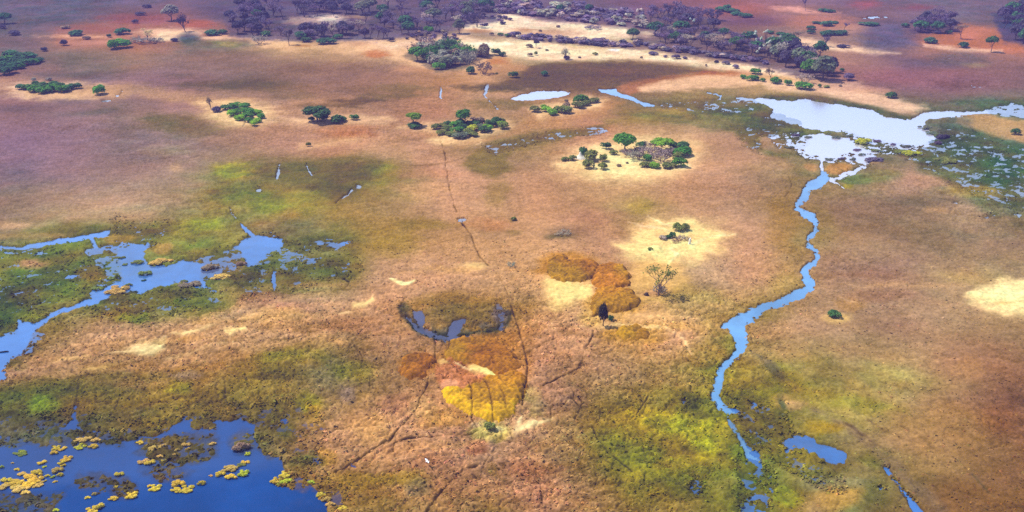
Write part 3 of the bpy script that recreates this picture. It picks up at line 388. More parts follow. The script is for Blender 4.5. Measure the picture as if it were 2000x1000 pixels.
def dist_poly(px, py, pts):
    """signed distance, positive inside"""
    d = np.full(px.shape, 1e9); inside = np.zeros(px.shape, bool)
    n = len(pts)
    for i in range(n):
        x0, y0 = pts[i]; x1, y1 = pts[(i + 1) % n]
        ex, ey = x1 - x0, y1 - y0
        t = np.clip(((px - x0) * ex + (py - y0) * ey) / (ex * ex + ey * ey + 1e-9), 0, 1)
        d = np.minimum(d, (px - x0 - t * ex) ** 2 + (py - y0 - t * ey) ** 2)
        c = ((y0 <= py) != (y1 <= py))
        if y1 != y0:
            c &= px < (x1 - x0) * (py - y0) / (y1 - y0) + x0
        inside ^= c
    return np.where(inside, 1, -1) * np.sqrt(d)

def dist_line(px, py, pts):
    d = np.full(px.shape, -1e9)
    for (x0, y0, w0), (x1, y1, w1) in zip(pts[:-1], pts[1:]):
        ex, ey = x1 - x0, y1 - y0
        t = np.clip(((px - x0) * ex + (py - y0) * ey) / (ex * ex + ey * ey + 1e-9), 0, 1)
        q = np.hypot(px - x0 - t * ex, py - y0 - t * ey)
        d = np.maximum(d, (w0 + (w1 - w0) * t) / 2 - q)
    return d

def dist_ell(px, py, e):
    cx, cy, rx, ry = e
    r = np.hypot((px - cx) / rx, (py - cy) / ry)
    return (1 - r) * min(rx, ry) * np.where(r < 1, 1, 1.0)

def bbox(kind, g, pad):
    if kind == E:
        return g[0] - g[2] * 1.2 - pad, g[0] + g[2] * 1.2 + pad, g[1] - g[3] * 1.2 - pad, g[1] + g[3] * 1.2 + pad
    xs = [p[0] for p in g]; ys = [p[1] for p in g]
    w = max(p[2] for p in g) if kind == L else 0
    return min(xs) - pad - w, max(xs) + pad + w, min(ys) - pad - w, max(ys) + pad + w

class Field:
    """colour, height and water of the land at a set of ground points"""
    def __init__(self, X, Y):
        self.X, self.Y = X, Y
        U, Vv = to_px(X, Y)
        n = len(X)
        wx = fbm(X, Y, 14, 3, 1) * 2.4; wy = fbm(X, Y, 14, 3, 2) * 3.2
        self.Uw, self.Vw = to_px(X + wx, np.maximum(Y + wy, 40))
        wx2 = fbm(X, Y, 45, 3, 21) * 14; wy2 = fbm(X, Y, 45, 3, 22) * 16
        Ub, Vb = to_px(X + wx2, np.maximum(Y + wy2, 40))
        self.rag = fbm(X, Y, 5.0, 3, 3)
        self.rag2 = fbm(X, Y, 1.7, 3, 33, .7)
        self.U, self.V = U, Vv
        self.dist = np.sqrt(X * X + Y * Y + CAM_H ** 2)
        # base colours
        fu = np.clip((Ub - 50) / 100, 0, 18.999); iu = fu.astype(int); tu = fu - iu
        vv = np.array(BASE_V, float); Vc = np.clip(Vb, vv[0], vv[-1] - 1e-3)
        iv = np.clip(np.searchsorted(vv, Vc, 'right') - 1, 0, len(vv) - 2)
        tv = (Vc - vv[iv]) / (vv[iv + 1] - vv[iv])
        tu = (tu * tu * (3 - 2 * tu) * .5 + tu * .5)[:, None]; tv = (tv * tv * (3 - 2 * tv) * .5 + tv * .5)[:, None]
        c = (BASE[iv, iu] * (1 - tu) + BASE[iv, iu + 1] * tu) * (1 - tv) + (BASE[iv + 1, iu] * (1 - tu) + BASE[iv + 1, iu + 1] * tu) * tv
        lum = c.mean(1, keepdims=True)
        dry = sstep(140, 185, c[:, :1]) * sstep(380, 560, Vb)[:, None]
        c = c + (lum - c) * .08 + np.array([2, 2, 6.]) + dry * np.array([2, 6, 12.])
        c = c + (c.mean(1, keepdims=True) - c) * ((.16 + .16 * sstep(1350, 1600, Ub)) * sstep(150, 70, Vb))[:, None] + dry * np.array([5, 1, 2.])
        mar = (sstep(760, 520, Ub) * sstep(455, 500, Vb) * sstep(660, 600, Vb) * (c[:, 0] < 150))[:, None]
        c = c + mar * np.array([8, 15, 2.])
        left = (sstep(620, 300, Ub) * sstep(110, 170, Vb) * sstep(400, 320, Vb))[:, None]
        c = c + left * np.array([1, -4, 9.])
        c = 255 * np.clip(c / 255, 0, 1) ** .89
        self.c = c
        self.sand = np.zeros(n)
        self._paint()
        self._wet()
        self._relief()

    def _alpha(self, kind, g, soft, ragp, fine=False):
        b = bbox(kind, g, soft * 2 + ragp * 3 + 6)
        m = np.nonzero((self.Uw > b[0]) & (self.Uw < b[1]) & (self.Vw > b[2]) & (self.Vw < b[3]))[0]
        if len(m) == 0:
            return m, None
        px, py = self.Uw[m], self.Vw[m]
        if fine:      # water and paths keep closer to their course
            px = px * .35 + self.U[m] * .65; py = py * .35 + self.V[m] * .65
        d = dist_ell(px, py, g) if kind == E else dist_poly(px, py, g) if kind == P else dist_line(px, py, g)
        d = d + self.rag[m] * ragp * (1.3 if fine else 1) + (self.rag2[m] * ragp * .9 if fine else 0)
        return m, sstep(-soft, soft, d)

    def _paint(self):
        for kind, g, rgb, st, soft, ragp in PAINT:
            m, a = self._alpha(kind, g, soft * (1.5 if rgb[0] > 225 and soft > 2.5 else 1), ragp * 1.2)
            if a is None:
                continue
            a = a * st
            if rgb[0] > 225:
                rgb = (rgb[0], rgb[1] + 3, rgb[2] + 14)
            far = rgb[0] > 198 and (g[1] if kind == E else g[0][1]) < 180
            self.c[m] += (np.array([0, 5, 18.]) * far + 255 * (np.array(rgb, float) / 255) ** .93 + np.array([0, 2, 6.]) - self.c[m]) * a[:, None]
            if min(rgb) > 84 and rgb[0] > 215:
                self.sand[m] = np.maximum(self.sand[m], a)
            elif True:
                self.sand[m] *= 1 - a

    def _wet(self):
        n = len(self.X)
        self.wet = np.zeros(n); self.body = np.full(n, -1); self.reed = np.zeros(n)
        for name, kind, g, soft, ragp, reed in WETS:
            if name == 'marsh_water' and kind != P:      # shallow runs, half overgrown
                reed = max(reed, .34); ragp *= 1.6
                g = [(p[0], p[1], p[2] * .8) for p in g] if kind == L else (g[0], g[1], g[2] * .8, g[3] * .9)
            if name == 'river' and kind == L:
                g = [(p[0], p[1], p[2] * .84) for p in g]; ragp *= 1.2
            m, a = self._alpha(kind, g, soft, ragp, True)
            if a is None:
                continue
            self.body[m[a > .03]] = BODIES.index(name)
            r0 = self.reed[m]; w0 = self.wet[m]
            # the stronger cover of plants wins where two waters overlap
            self.reed[m] = np.where(a > .02, np.where(w0 > .05, np.where((w0 > .5) & (r0 < .3) & (reed > .72), r0, np.maximum(r0, reed * a)) if reed > .3 else np.minimum(r0, 1 - a * (1 - reed)), reed), r0)
            self.wet[m] = np.maximum(w0, a)
        self.cut = np.zeros(n)
        for g, st in PATHS + CRACKS:
            m, a = self._alpha(L, [(p[0], p[1], p[2] * .74) for p in g], 1.1, 1.0, True)
            if a is None:
                continue
            self.cut[m] = np.maximum(self.cut[m], a * st)

    def _relief(self):
        X, Y = self.X, self.Y
        near = np.clip(1.25 - self.dist / 900, .35, 1)
        a = math.radians(18)
        xs = (X * math.cos(a) + Y * math.sin(a)); ys = (-X * math.sin(a) + Y * math.cos(a))
        streak = fbm(xs / 2.6, ys, 1.6, 3, 5)
        big = fbm(X, Y, 9, 3, 6)
        tuft = fbm(X, Y, 1.5, 2, 7)
        fine = vnoise(X / .42, Y / .42, 8)
        grain = vnoise(X / .25 + 7, Y / .25, 9)
        mid = fbm(X, Y, 28, 3, 10)
        green = np.clip((self.c[:, 1] * 1.0 - self.c[:, 0] * .78) / 24, 0, 1)      # reed beds stand taller
        bare = self.sand
        zone = np.clip(.42 + .75 * sstep(480, 680, self.V) * sstep(1620, 1380, self.U + .6 * (self.V - 700)) + .35 * fbm(X, Y, 40, 2, 77), .3, 1.1)
        rough = (1 - .85 * bare) * zone
        clump = np.maximum(fbm(X, Y, 3.2, 3, 11), -.15)
        crev = np.minimum(sstep(0, .14, np.abs(fbm(xs / 1.5, ys, 4.2, 3, 51))), .25 + .75 * sstep(0, .16, np.abs(fbm(xs / 1.3 + 50, ys, 2.0, 2, 52))))
        h = .52 - .55 * (1 - crev) * rough * near + rough * (.22 * streak + .16 * tuft + .14 * big + .07 * fine) + green * (.65 * clump + .2 * tuft)
        h = np.maximum(h, .07)
        rough = (1 - .85 * bare) * (.35 + .65 * zone)
        stip = fbm(X, Y, 3.0, 4, 12, .75) * .85 + fbm(X, Y, .9, 2, 53) * .45 * sstep(420, 230, self.dist)
        a = self.wet
        hw = -.42 + self.reed * .74 + stip * (.12 + .62 * np.sqrt(self.reed))
        hw = np.where(self.reed > .02, hw, -.5)
        h = h * (1 - a) + hw * a - (a > .5) * .02
        h = np.where((a < .05), np.maximum(h, .07), h)
        h = h - self.cut * .34 * (a < .3)
        h = np.where((a < .05), np.maximum(h, .03), h)
        self.h = np.maximum(h, -.9)
        # tone of the plants: tufts, streaks and dead patches
        m = 1 + rough * near * (.18 * streak + .17 * tuft + .15 * fine + .15 * grain + .13 * big) + .12 * mid + bare * (.12 + .09 * streak + .07 * fine + .07 * big)
        m = m + green * (.30 * fbm(X, Y, 7, 3, 61) + .2 * clump) * near
        c = self.c * np.clip(m, .45, 1.6)[:, None] ** .9
        c[:, 0] -= green * 26 * fbm(X, Y, 10, 3, 62); c[:, 1] -= green * 8 * fbm(X, Y, 10, 3, 63)
        warm = (fbm(X, Y, 17, 3, 14) * 9 + fbm(X, Y, 4, 2, 15) * 6) * rough
        c[:, 0] += warm; c[:, 1] += warm * .25; c[:, 2] -= warm * .5
        # soaked plants at the waterline and bottoms of paths
        w = sstep(.02, .5, self.wet) * (1 - .6 * self.reed)
        c = c * (1 - .22 * w)[:, None]
        ct = (self.cut * (self.wet < .3) * np.clip(.75 + .5 * self.rag, .2, 1))[:, None]
        c = c * (1 - .62 * ct)
        self.rgb = np.clip(c, 8, 254)

BODIES = ['lake', 'river', 'pond', 'lagoon', 'marsh_water', 'pool']
CRACKS = []
_r = random.Random(11)
for k in range(90):
    u = _r.uniform(640, 1330); v = _r.uniform(640, 1000)
    if k > 60:
        u = _r.uniform(120, 700); v = _r.uniform(560, 700)
    a = _r.uniform(0, 6.28); pts = []
    for j in range(_r.randint(3, 6)):
        pts.append((u, v, _r.uniform(1.2, 2.6)))
        a += _r.uniform(-.7, .7); s = _r.uniform(8, 20)
        u += math.cos(a) * s; v += math.sin(a) * s * .6
    CRACKS.append((pts, _r.uniform(.25, .6)))

# ------------------------------------------------------------------ ground sheet
us = np.concatenate([np.linspace(-7000, -900, 24), np.linspace(-820, -60, 40), np.arange(-40, 2041, 1.75), np.linspace(2060, 2820, 40), np.linspace(2900, 9000, 24)])
vs = np.concatenate([np.linspace(-262, -190, 14), np.linspace(-180, -24, 36), np.arange(-20, 1024, 1.6), np.linspace(1032, 1300, 60), np.linspace(1320, 2500, 40)])
Yrow = v_to_Y(vs); zrow = depth_of(Yrow)
extra = np.linspace(Yrow[-1] - 12, -400, 16)
Yrow = np.concatenate([Yrow, extra]); zrow = np.concatenate([zrow, np.full(len(extra), zrow[-1])])
NU, NV = len(us), len(Yrow)
GX = ((us[None, :] - 1000) / FPX * zrow[:, None]).ravel()
GY = np.repeat(Yrow, NU)
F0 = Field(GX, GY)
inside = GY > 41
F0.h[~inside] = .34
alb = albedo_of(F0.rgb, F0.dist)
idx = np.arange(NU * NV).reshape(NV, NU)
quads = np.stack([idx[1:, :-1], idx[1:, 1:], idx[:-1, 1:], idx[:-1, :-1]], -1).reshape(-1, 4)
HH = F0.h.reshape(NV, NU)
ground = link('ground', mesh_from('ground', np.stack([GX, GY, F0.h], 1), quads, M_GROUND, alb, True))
ground['kind'] = 'structure'

# ------------------------------------------------------------------ water sheets, one per body, all level at z = 0
bod = F0.body.reshape(NV, NU)
wetm = (HH < .04) & (bod >= 0)
lab = np.where(wetm, bod, -1)
for _ in range(3):                       # spread under the banks
    g = lab.copy()
    for sh, ax in ((1, 0), (-1, 0), (1, 1), (-1, 1)):
        q = np.roll(lab, sh, ax); g = np.where((g < 0) & (q >= 0), q, g)
    lab = g
cell = np.maximum(np.maximum(lab[1:, :-1], lab[1:, 1:]), np.maximum(lab[:-1, 1:], lab[:-1, :-1])).ravel()
murk = fbm(GX, GY, 9, 3, 71) * .30 + fbm(GX, GY, 1.2, 2, 72) * .22
weed = np.clip(F0.reed * 1.25 + (1 - F0.wet) * .7 - .06 + murk * (.35 + F0.reed), 0, .9)
tone = 1 + .35 * fbm(GX, GY, 22, 3, 73) + .12 * fbm(GX, GY, 3, 2, 74)
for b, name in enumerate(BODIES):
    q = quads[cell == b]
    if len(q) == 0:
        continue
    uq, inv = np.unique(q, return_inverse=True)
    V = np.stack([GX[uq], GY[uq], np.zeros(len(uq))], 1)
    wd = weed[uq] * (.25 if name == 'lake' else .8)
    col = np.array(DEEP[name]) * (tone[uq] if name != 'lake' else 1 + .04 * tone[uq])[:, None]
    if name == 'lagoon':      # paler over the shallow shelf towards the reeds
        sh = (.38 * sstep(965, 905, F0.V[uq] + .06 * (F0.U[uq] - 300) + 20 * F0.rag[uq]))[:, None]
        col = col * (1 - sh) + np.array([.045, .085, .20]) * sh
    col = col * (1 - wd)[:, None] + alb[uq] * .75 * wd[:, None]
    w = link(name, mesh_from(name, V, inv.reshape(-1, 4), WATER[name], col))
    w['kind'] = 'structure'

def ground_z(x, y):
    u, v = to_px(x, y)
    j = int(np.clip(np.searchsorted(us, u), 0, NU - 1)); i = int(np.clip(np.searchsorted(-Yrow, -y), 0, NV - 1))
    return float(HH[i, j])

# ------------------------------------------------------------------ plant meshes (unit size: one wide, one tall)
def quads_from(centres, normals, sizes, rng, aspect=1.0):
    n = len(centres)
    r = rng.normal(size=(n, 3)); t = np.cross(normals, r); t /= np.linalg.norm(t, axis=1)[:, None] + 1e-9
    b = np.cross(normals, t)
    t = t * sizes[:, None]; b = b * sizes[:, None] * aspect
    V = np.stack([centres - t - b * .6, centres + t * .7 - b, centres + t + b * .7, centres - t * .6 + b], 1).reshape(-1, 3)
    return V, np.arange(4 * n).reshape(-1, 4)

def lumpy_crown(seed, lobes, n, leaf, tone=.3, open_=0.0):
    """leaf clumps over and through a set of lobes (cx, cy, cz, rx, rz)"""
    rng = np.random.default_rng(seed)
    vol = np.array([l[3] ** 2 * l[4] for l in lobes]) ** .67; vol = vol / vol.sum()
    which = rng.choice(len(lobes), n, p=vol)
    d = rng.normal(size=(n, 3)); d /= np.linalg.norm(d, axis=1)[:, None]
    d[:, 2] = np.where(d[:, 2] < -.55, -d[:, 2], d[:, 2])
    rad = rng.uniform(.55, 1.0, n) ** .5
    L_ = np.array(lobes)[which]
    bump = 1 + .16 * np.sin(d[:, 0] * 7 + seed) * np.cos(d[:, 1] * 6 + d[:, 2] * 5)
    c = np.stack([L_[:, 0] + d[:, 0] * L_[:, 3] * rad * bump, L_[:, 1] + d[:, 1] * L_[:, 3] * rad * bump, L_[:, 2] + d[:, 2] * L_[:, 4] * rad * bump], 1)
    nrm = d + rng.normal(size=(n, 3)) * .3 + np.array([0, 0, .35]); nrm /= np.linalg.norm(nrm, axis=1)[:, None]
    keep = c[:, 2] > .01
    if open_:
        keep &= vnoise(c[:, 0] * 9 + c[:, 2] * 5, c[:, 1] * 9 - c[:, 2] * 6, seed) > -1 + open_
    c, nrm, which = c[keep], nrm[keep], which[keep]
    V, F = quads_from(c, nrm, leaf * rng.uniform(.6, 1.35, len(c)), rng)
    lobe_tone = rng.uniform(1 - tone, 1 + tone, len(lobes))
    tn = lobe_tone[which] * rng.uniform(.72, 1.3, len(c))
    hue = rng.uniform(-.12, .12, len(c))
    col = np.stack([tn * (1 + hue), tn, tn * (1 - hue)], 1)
    return V, F, np.repeat(col, 4, 0)

def random_lobes(seed, k, r, z0, z1, flat=.8, spread=.5):
    rng = random.Random(seed); out = []
    for i in range(k):
        a = rng.uniform(0, 6.28) + i * 2.4; q = spread * math.sqrt((i + .5) / k)
        rr = r * rng.uniform(.75, 1.2)
        q = min(q, .5 - rr * .85)
        z = z0 + (z1 - z0) * (1 - (q / .5) ** 2) * rng.uniform(.7, 1)
        out.append((q * math.cos(a), q * math.sin(a), z, rr, rr * flat))
    return out

def sticks(segs, sides=4):
    """tapered limbs: list of (p0, p1, r0, r1)"""
    V, F = [], []
    for p0, p1, r0, r1 in segs:
        p0, p1 = np.array(p0, float), np.array(p1, float)
        d = p1 - p0; d /= np.linalg.norm(d) + 1e-9
        a = np.cross(d, [0.3, .8, .5]); a /= np.linalg.norm(a) + 1e-9; b = np.cross(d, a)
        base = len(V)
        for p, r in ((p0, r0), (p1, r1)):
            for k in range(sides):
                t = 2 * math.pi * k / sides
                V.append(p + (a * math.cos(t) + b * math.sin(t)) * r)
        for k in range(sides):
            F.append((base + k, base + (k + 1) % sides, base + sides + (k + 1) % sides, base + sides + k))
    return np.array(V), np.array(F)

def branch(rng, p, d, length, r, level, out, spread=.6):
    q = p + d * length
    out.setdefault(level, []).append((p, q, r, r * .65))
    if level == 0:
        return
    for k in range(rng.choice([2, 3, 3])):
        e = d + np.array([rng.uniform(-1, 1), rng.uniform(-1, 1), rng.uniform(-.3, .7)]) * spread
        e = e / np.linalg.norm(e)
        s = rng.uniform(.55, 1.0)
        branch(rng, p + d * length * s, e, length * rng.uniform(.6, .85), r * .6, level - 1, out, spread)

def grey(n, a, b, seed):
    rng = np.random.default_rng(seed); t = rng.uniform(a, b, (n // 8 + 1))
    t = np.repeat(t, 8)[:n]
    return np.stack([t, t, t], 1)

def norm_unit(parts):
    """scale to one wide and one tall, foot at the origin"""
    A = np.concatenate([p for p in parts])
    w = max(np.percentile(np.abs(A[:, 0]), 98), np.percentile(np.abs(A[:, 1]), 98)) * 2; h = np.percentile(A[:, 2], 99.5)
    for p in parts:
        p[:, 0] /= w; p[:, 1] /= w; p[:, 2] /= h

KIND = {}        # name -> (trunk mesh or None, crown mesh)
def trunk_mesh(seed, z_top, r, limbs=5, lean=.02):
    rng = random.Random(seed); segs = []
    p = np.zeros(3); n = 4
    for k in range(n):
        q = p + np.array([rng.uniform(-lean, lean), rng.uniform(-lean, lean), z_top / n])
        segs.append((p, q, r * (1.25 - .2 * k), r * (1.25 - .2 * (k + 1)))); p = q
    for k in range(limbs):
        a = k * 2.4 + rng.uniform(-.4, .4); z = rng.uniform(.6, 1.0) * z_top
        s = np.array([0, 0, z]); e = s + np.array([math.cos(a) * .26, math.sin(a) * .26, rng.uniform(.14, .3)])
        m = (s + e) / 2 + np.array([0, 0, -.02])
        segs.append((s, m, r * .55, r * .4)); segs.append((m, e, r * .4, r * .15))
    V, F = sticks(segs, 6)
    return mesh_from('trunk', V, F, M_BARK, grey(len(V), .8, 1.2, seed))

def add_leafy(key, seed, k, lobe_r, z0, z1, n, leaf, trunk_top, trunk_r, flat=.8, open_=0.0, spread=.42):
    V, F, c = lumpy_crown(seed, random_lobes(seed, k, lobe_r, z0, z1, flat, spread), n, leaf, .25, open_)
    V[:, 2] /= np.percentile(V[:, 2], 99.5)
    w = np.percentile(np.abs(V[:, 0]), 98) * 2; V[:, :2] /= w
    KIND.setdefault(key, []).append((trunk_mesh(seed, trunk_top, trunk_r), mesh_from('crown', V, F, M_LEAF, c)))

for s in range(3):
    add_leafy('round', 100 + s, 16, .25, .32, .78, 2600, .034, .42, .035)
for s in range(2):
    add_leafy('umbrella', 120 + s, 14, .2, .55, .84, 2000, .034, .5, .03, .7)
for s in range(4):
    add_leafy('wood', 130 + s, 13, .24, .30, .76, 900, .055, .36, .04, .85, .55)

add_leafy('column', 150, 14, .26, .12, .8, 1500, .05, .3, .06, 1.0, .5)

def add_bare(key, seed, leaves, levels=5):
    rng = random.Random(seed); out = {}
    n0 = rng.choice([1, 2, 2, 3])
    for k in range(n0):
        a = rng.uniform(0, 6.28)
        d = np.array([math.cos(a) * .25, math.sin(a) * .25, 1.0]); d /= np.linalg.norm(d)
        branch(rng, np.array([0, 0, 0.]), d, .34, .022, levels, out)
    big = [s for l in out if l >= levels - 2 for s in out[l]]; small = [s for l in out if l < levels - 2 for s in out[l]]
    V1, F1 = sticks(big, 5); V2, F2 = sticks(small, 3)
    tips = np.array([s[1] for s in out[0]])
    r2 = np.random.default_rng(seed)
    if leaves:
        t = tips[r2.choice(len(tips), leaves)] + r2.normal(size=(leaves, 3)) * .03
        nr = r2.normal(size=(leaves, 3)); nr /= np.linalg.norm(nr, axis=1)[:, None]
        V3, F3 = quads_from(t, nr, .022 * r2.uniform(.5, 1.3, leaves), r2)
        c3 = np.repeat(r2.uniform(.7, 1.5, leaves), 4)[:, None] * np.array([[1, 1, 1]])
        F3q = F3
        F2 = F2 if F2.shape[1] == 4 else F2
        V2n = np.concatenate([V2, V3]); F2 = np.concatenate([F2, F3q + len(V2)])
        c2 = np.concatenate([grey(len(V2), .7, 1.3, seed), c3]); V2 = V2n
    else:
        c2 = grey(len(V2), .7, 1.3, seed)
    norm_unit([V1, V2]) if False else None
    A = np.concatenate([V1, V2]); w = np.percentile(np.abs(A[:, :2]), 97) * 2; h = np.percentile(A[:, 2], 99.5)
    for q in (V1, V2):
        q[:, :2] /= w; q[:, 2] /= h
    KIND.setdefault(key, []).append((mesh_from('trunk', V1, F1, M_BARK, grey(len(V1), .8, 1.2, seed)), mesh_from('crown', V2, F2, M_LEAF, c2)))

for s in range(5):
    add_bare('bare', 200 + s, 500)
add_bare('thorn', 230, 350, 5)

def add_palm(key, seed):
    rng = random.Random(seed); r2 = np.random.default_rng(seed)
    V1, F1 = [], []; segs = []; cent, nrm = [], []
    heads = []
    for k in range(rng.choice([2, 3, 4])):
        a = rng.uniform(0, 6.28); q = rng.uniform(.05, .3)
        top = np.array([math.cos(a) * q, math.sin(a) * q, rng.uniform(.6, .86)])
        foot = np.array([math.cos(a) * q * .4, math.sin(a) * q * .4, 0])
        mid = (foot + top) / 2 + np.array([rng.uniform(-.03, .03), rng.uniform(-.03, .03), 0])
        segs += [(foot, mid, .022, .018), (mid, top, .018, .016)]
        heads.append(top)
    for hd in heads:
        for j in range(26):
            d = r2.normal(size=3); d /= np.linalg.norm(d); d[2] = abs(d[2]) * .8 - .25
            rr = rng.uniform(.08, .17)
            for t in (.5, .8, 1.0):
                cent.append(hd + d * rr * t + np.array([0, 0, -.05 * t * t])); nrm.append(d + np.array([0, 0, .8]))
    V1, F1 = sticks(segs, 5)
    cent = np.array(cent); nrm = np.array(nrm); nrm /= np.linalg.norm(nrm, axis=1)[:, None]
    V2, F2 = quads_from(cent, nrm, np.full(len(cent), .035), r2, .6)
    c = np.repeat(r2.uniform(.7, 1.4, len(cent)), 4)[:, None] * np.ones((1, 3))
    V2[:, 2] /= .98
    KIND.setdefault(key, []).append((mesh_from('trunk', V1, F1, M_BARK, grey(len(V1), .8, 1.2, seed)), mesh_from('crown', V2, F2, M_LEAF, c)))

for s in range(3):
    add_palm('palm', 260 + s)

SHRUB = {}
for s in range(5):
    V, F, c = lumpy_crown(300 + s, random_lobes(300 + s, 9, .25, .14, .55, 1.1, .45), 900, .05, .35)
    V[:, 2] /= np.percentile(V[:, 2], 99.5); V[:, :2] /= np.percentile(np.abs(V[:, 0]), 98) * 2
    SHRUB.setdefault('leafy', []).append(mesh_from('shrub', V, F, M_LEAF, c))
for s in range(4):
    rng = random.Random(330 + s); out = {}
    for k in range(9):
        a = k * .7 + rng.uniform(0, .5)
        d = np.array([math.cos(a) * .7, math.sin(a) * .7, rng.uniform(.5, 1.1)]); d /= np.linalg.norm(d)
        branch(rng, np.array([math.cos(a) * .05, math.sin(a) * .05, 0]), d, .2, .012, 3, out, .7)
    V, F = sticks([q for l in out for q in out[l]], 3)
    r2 = np.random.default_rng(s); tips = np.array([q[1] for q in out[0]])
    t = tips[r2.choice(len(tips), 260)] + r2.normal(size=(260, 3)) * .04; t[:, 2] = np.maximum(t[:, 2], .02)
    nr = r2.normal(size=(260, 3)); nr /= np.linalg.norm(nr, axis=1)[:, None]
    V3, F3 = quads_from(t, nr, .03 * r2.uniform(.5, 1.3, 260), r2)
    F = np.concatenate([F, F3 + len(V)]); V = np.concatenate([V, V3])
    w = np.percentile(np.abs(V[:, :2]), 98) * 2; V[:, :2] /= w; V[:, 2] /= np.percentile(V[:, 2], 99)
    SHRUB.setdefault('twiggy', []).append(mesh_from('shrub', V, F, M_LEAF, grey(len(V), .65, 1.35, s)))
for s in range(5):
    # a floating tussock: low cushions of grass run together
    V, F, c = lumpy_crown(360 + s, random_lobes(360 + s, 8, .19, .02, .42, 1.1, .5), 1500, .034, .08)
    V[:, 2] = np.maximum(V[:, 2], -.1); V[:, 2] /= np.percentile(V[:, 2], 99.5); V[:, :2] /= np.percentile(np.abs(V[:, 0]), 98) * 2
    SHRUB.setdefault('tussock', []).append(mesh_from('tussock', V, F, M_LEAF, c))
LOW = []
for s in range(4):
    V, F, c = lumpy_crown(390 + s, random_lobes(390 + s, 6, .25, .14, .55, 1.1, .45), 130, .11, .3)
    V[:, 2] /= np.percentile(V[:, 2], 99.5); V[:, :2] /= np.percentile(np.abs(V[:, 0]), 98) * 2
    LOW.append((V, F, c))

# ------------------------------------------------------------------ colours of plants (surface colours, with blue of the far haze put into dusk and mauve; the object colour multiplies the mesh's tone)
TINT = {
 'green': (.085, .250, .024), 'bright': (.220, .400, .020), 'dark': (.062, .150, .036), 'olive': (.200, .230, .045), 'grey': (.340, .310, .220),
 'brown': (.300, .210, .125), 'purple': (.420, .330, .255), 'straw': (.60, .48, .22), 'dusk': (.085, .074, .100), 'mauve': (.185, .135, .190),
 'black': (.050, .050, .032), 'palm': (.50, .55, .44), 'sage': (.165, .190, .110), 'gold': (.68, .50, .05), 'pink': (.70, .47, .11), 'lime': (.500, .520, .030), 'teal': (.052, .155, .055), 'ochre': (.52, .36, .08),
}
WORDS = {'black': 'black', 'green': 'green', 'bright': 'bright green', 'dark': 'dark green', 'olive': 'olive green', 'grey': 'grey', 'brown': 'brown', 'purple': 'purplish brown', 'straw': 'straw coloured',
         'dusk': 'nearly black', 'mauve': 'dull mauve', 'palm': 'pale grey-green', 'sage': 'sage green', 'gold': 'golden', 'pink': 'pinkish tan', 'lime': 'yellow-green', 'teal': 'bluish green', 'ochre': 'ochre'}
PR = random.Random(5)

def jitter(t, amt=.18):
    k = PR.uniform(1 - amt, 1 + amt)
    return tuple(max(.002, c * k * PR.uniform(1 - amt * .4, 1 + amt * .4)) for c in t)

def make_tree(u, vb, wpx, hpx, kind, tint, label, group=None, name=None, bark=(.13, .105, .085), cat='tree'):
    x, y = G(u, vb); W = wpx * mpp(vb); H = hpx * vpx(vb)
    tr, cr = PR.choice(KIND[kind])
    e = bpy.data.objects.new(name or ({'palm': 'palm_tree', 'bare': 'leafless_tree', 'thorn': 'thorn_tree'}.get(kind, 'tree')), None)
    e.empty_display_size = .5
    COL.objects.link(e)
    e.location = (x, y, ground_z(x, y) - .05); e.rotation_euler = (0, 0, PR.uniform(0, 6.28)); e.scale = (W, W, H)
    tag(e, label, cat, group)
    t = link('trunk', tr, e); t.color = (*jitter(bark), 1)
    c = link('crown', cr, e); c.color = (*jitter(TINT[tint]), 1)
    return e

def make_shrub(u, vb, wpx, hpx, tint, label, group=None, kind='leafy', name='shrub', cat='shrub', z=None, squash=1.0, rot=None):
    wpx *= 1.14; hpx *= 1.1
    x, y = G(u, vb); W = wpx * mpp(vb); H = hpx * vpx(vb)
    # the ground row given is the front foot of the plant; its centre stands half a width behind
    y += W * .5 * squash * .7
    o = link(name, PR.choice(SHRUB[kind]))
    o.location = (x, y, (ground_z(x, y) - .04) if z is None else z)
    o.rotation_euler = (0, 0, PR.uniform(0, 6.28) if rot is None else rot); o.scale = (W, W * squash, H)
    o.color = (*jitter(TINT[tint]), 1)
    tag(o, label, cat, group)
    return o

ORD = ['leftmost', 'second from left', 'third from left', 'fourth from left', 'fifth from left', 'sixth from left', 'seventh from left', 'eighth from left', 'ninth from left', 'tenth from left',
       'eleventh from left', 'twelfth from left', 'thirteenth from left', 'fourteenth from left', 'fifteenth from left', 'sixteenth from left', 'seventeenth from left', 'eighteenth from left', 'nineteenth from left', 'twentieth from left', 'twenty-first from left', 'twenty-second from left', 'twenty-third from left', 'twenty-fourth from left', 'twenty-fifth from left', 'twenty-sixth from left', 'twenty-seventh from left', 'twenty-eighth from left', 'twenty-ninth from left', 'thirtieth from left']

def shrub_cluster(place, group, items, noun='shrub', **kw):
    """items: (u, v foot, width, height, tint[, kind]); labelled by order from the left"""
    items = sorted(items, key=lambda q: q[0])
    n = len(items)
    for k, it in enumerate(items):
        kind = it[5] if len(it) > 5 else kw.get('kind', 'leafy')
        look = WORDS[it[4]] + (' twiggy' if kind == 'twiggy' else '')
        o = ORD[k] if k < n - 1 or n == 1 else 'rightmost'
        if n == 1:
            lab = f"{look} {noun} {place}"
        else:
            lab = f"{look} {noun}, {o} {place}"
        k2 = {a: b for a, b in kw.items() if a != 'kind'}
        make_shrub(it[0], it[1], it[2], it[3], it[4], lab, group, kind, **k2)

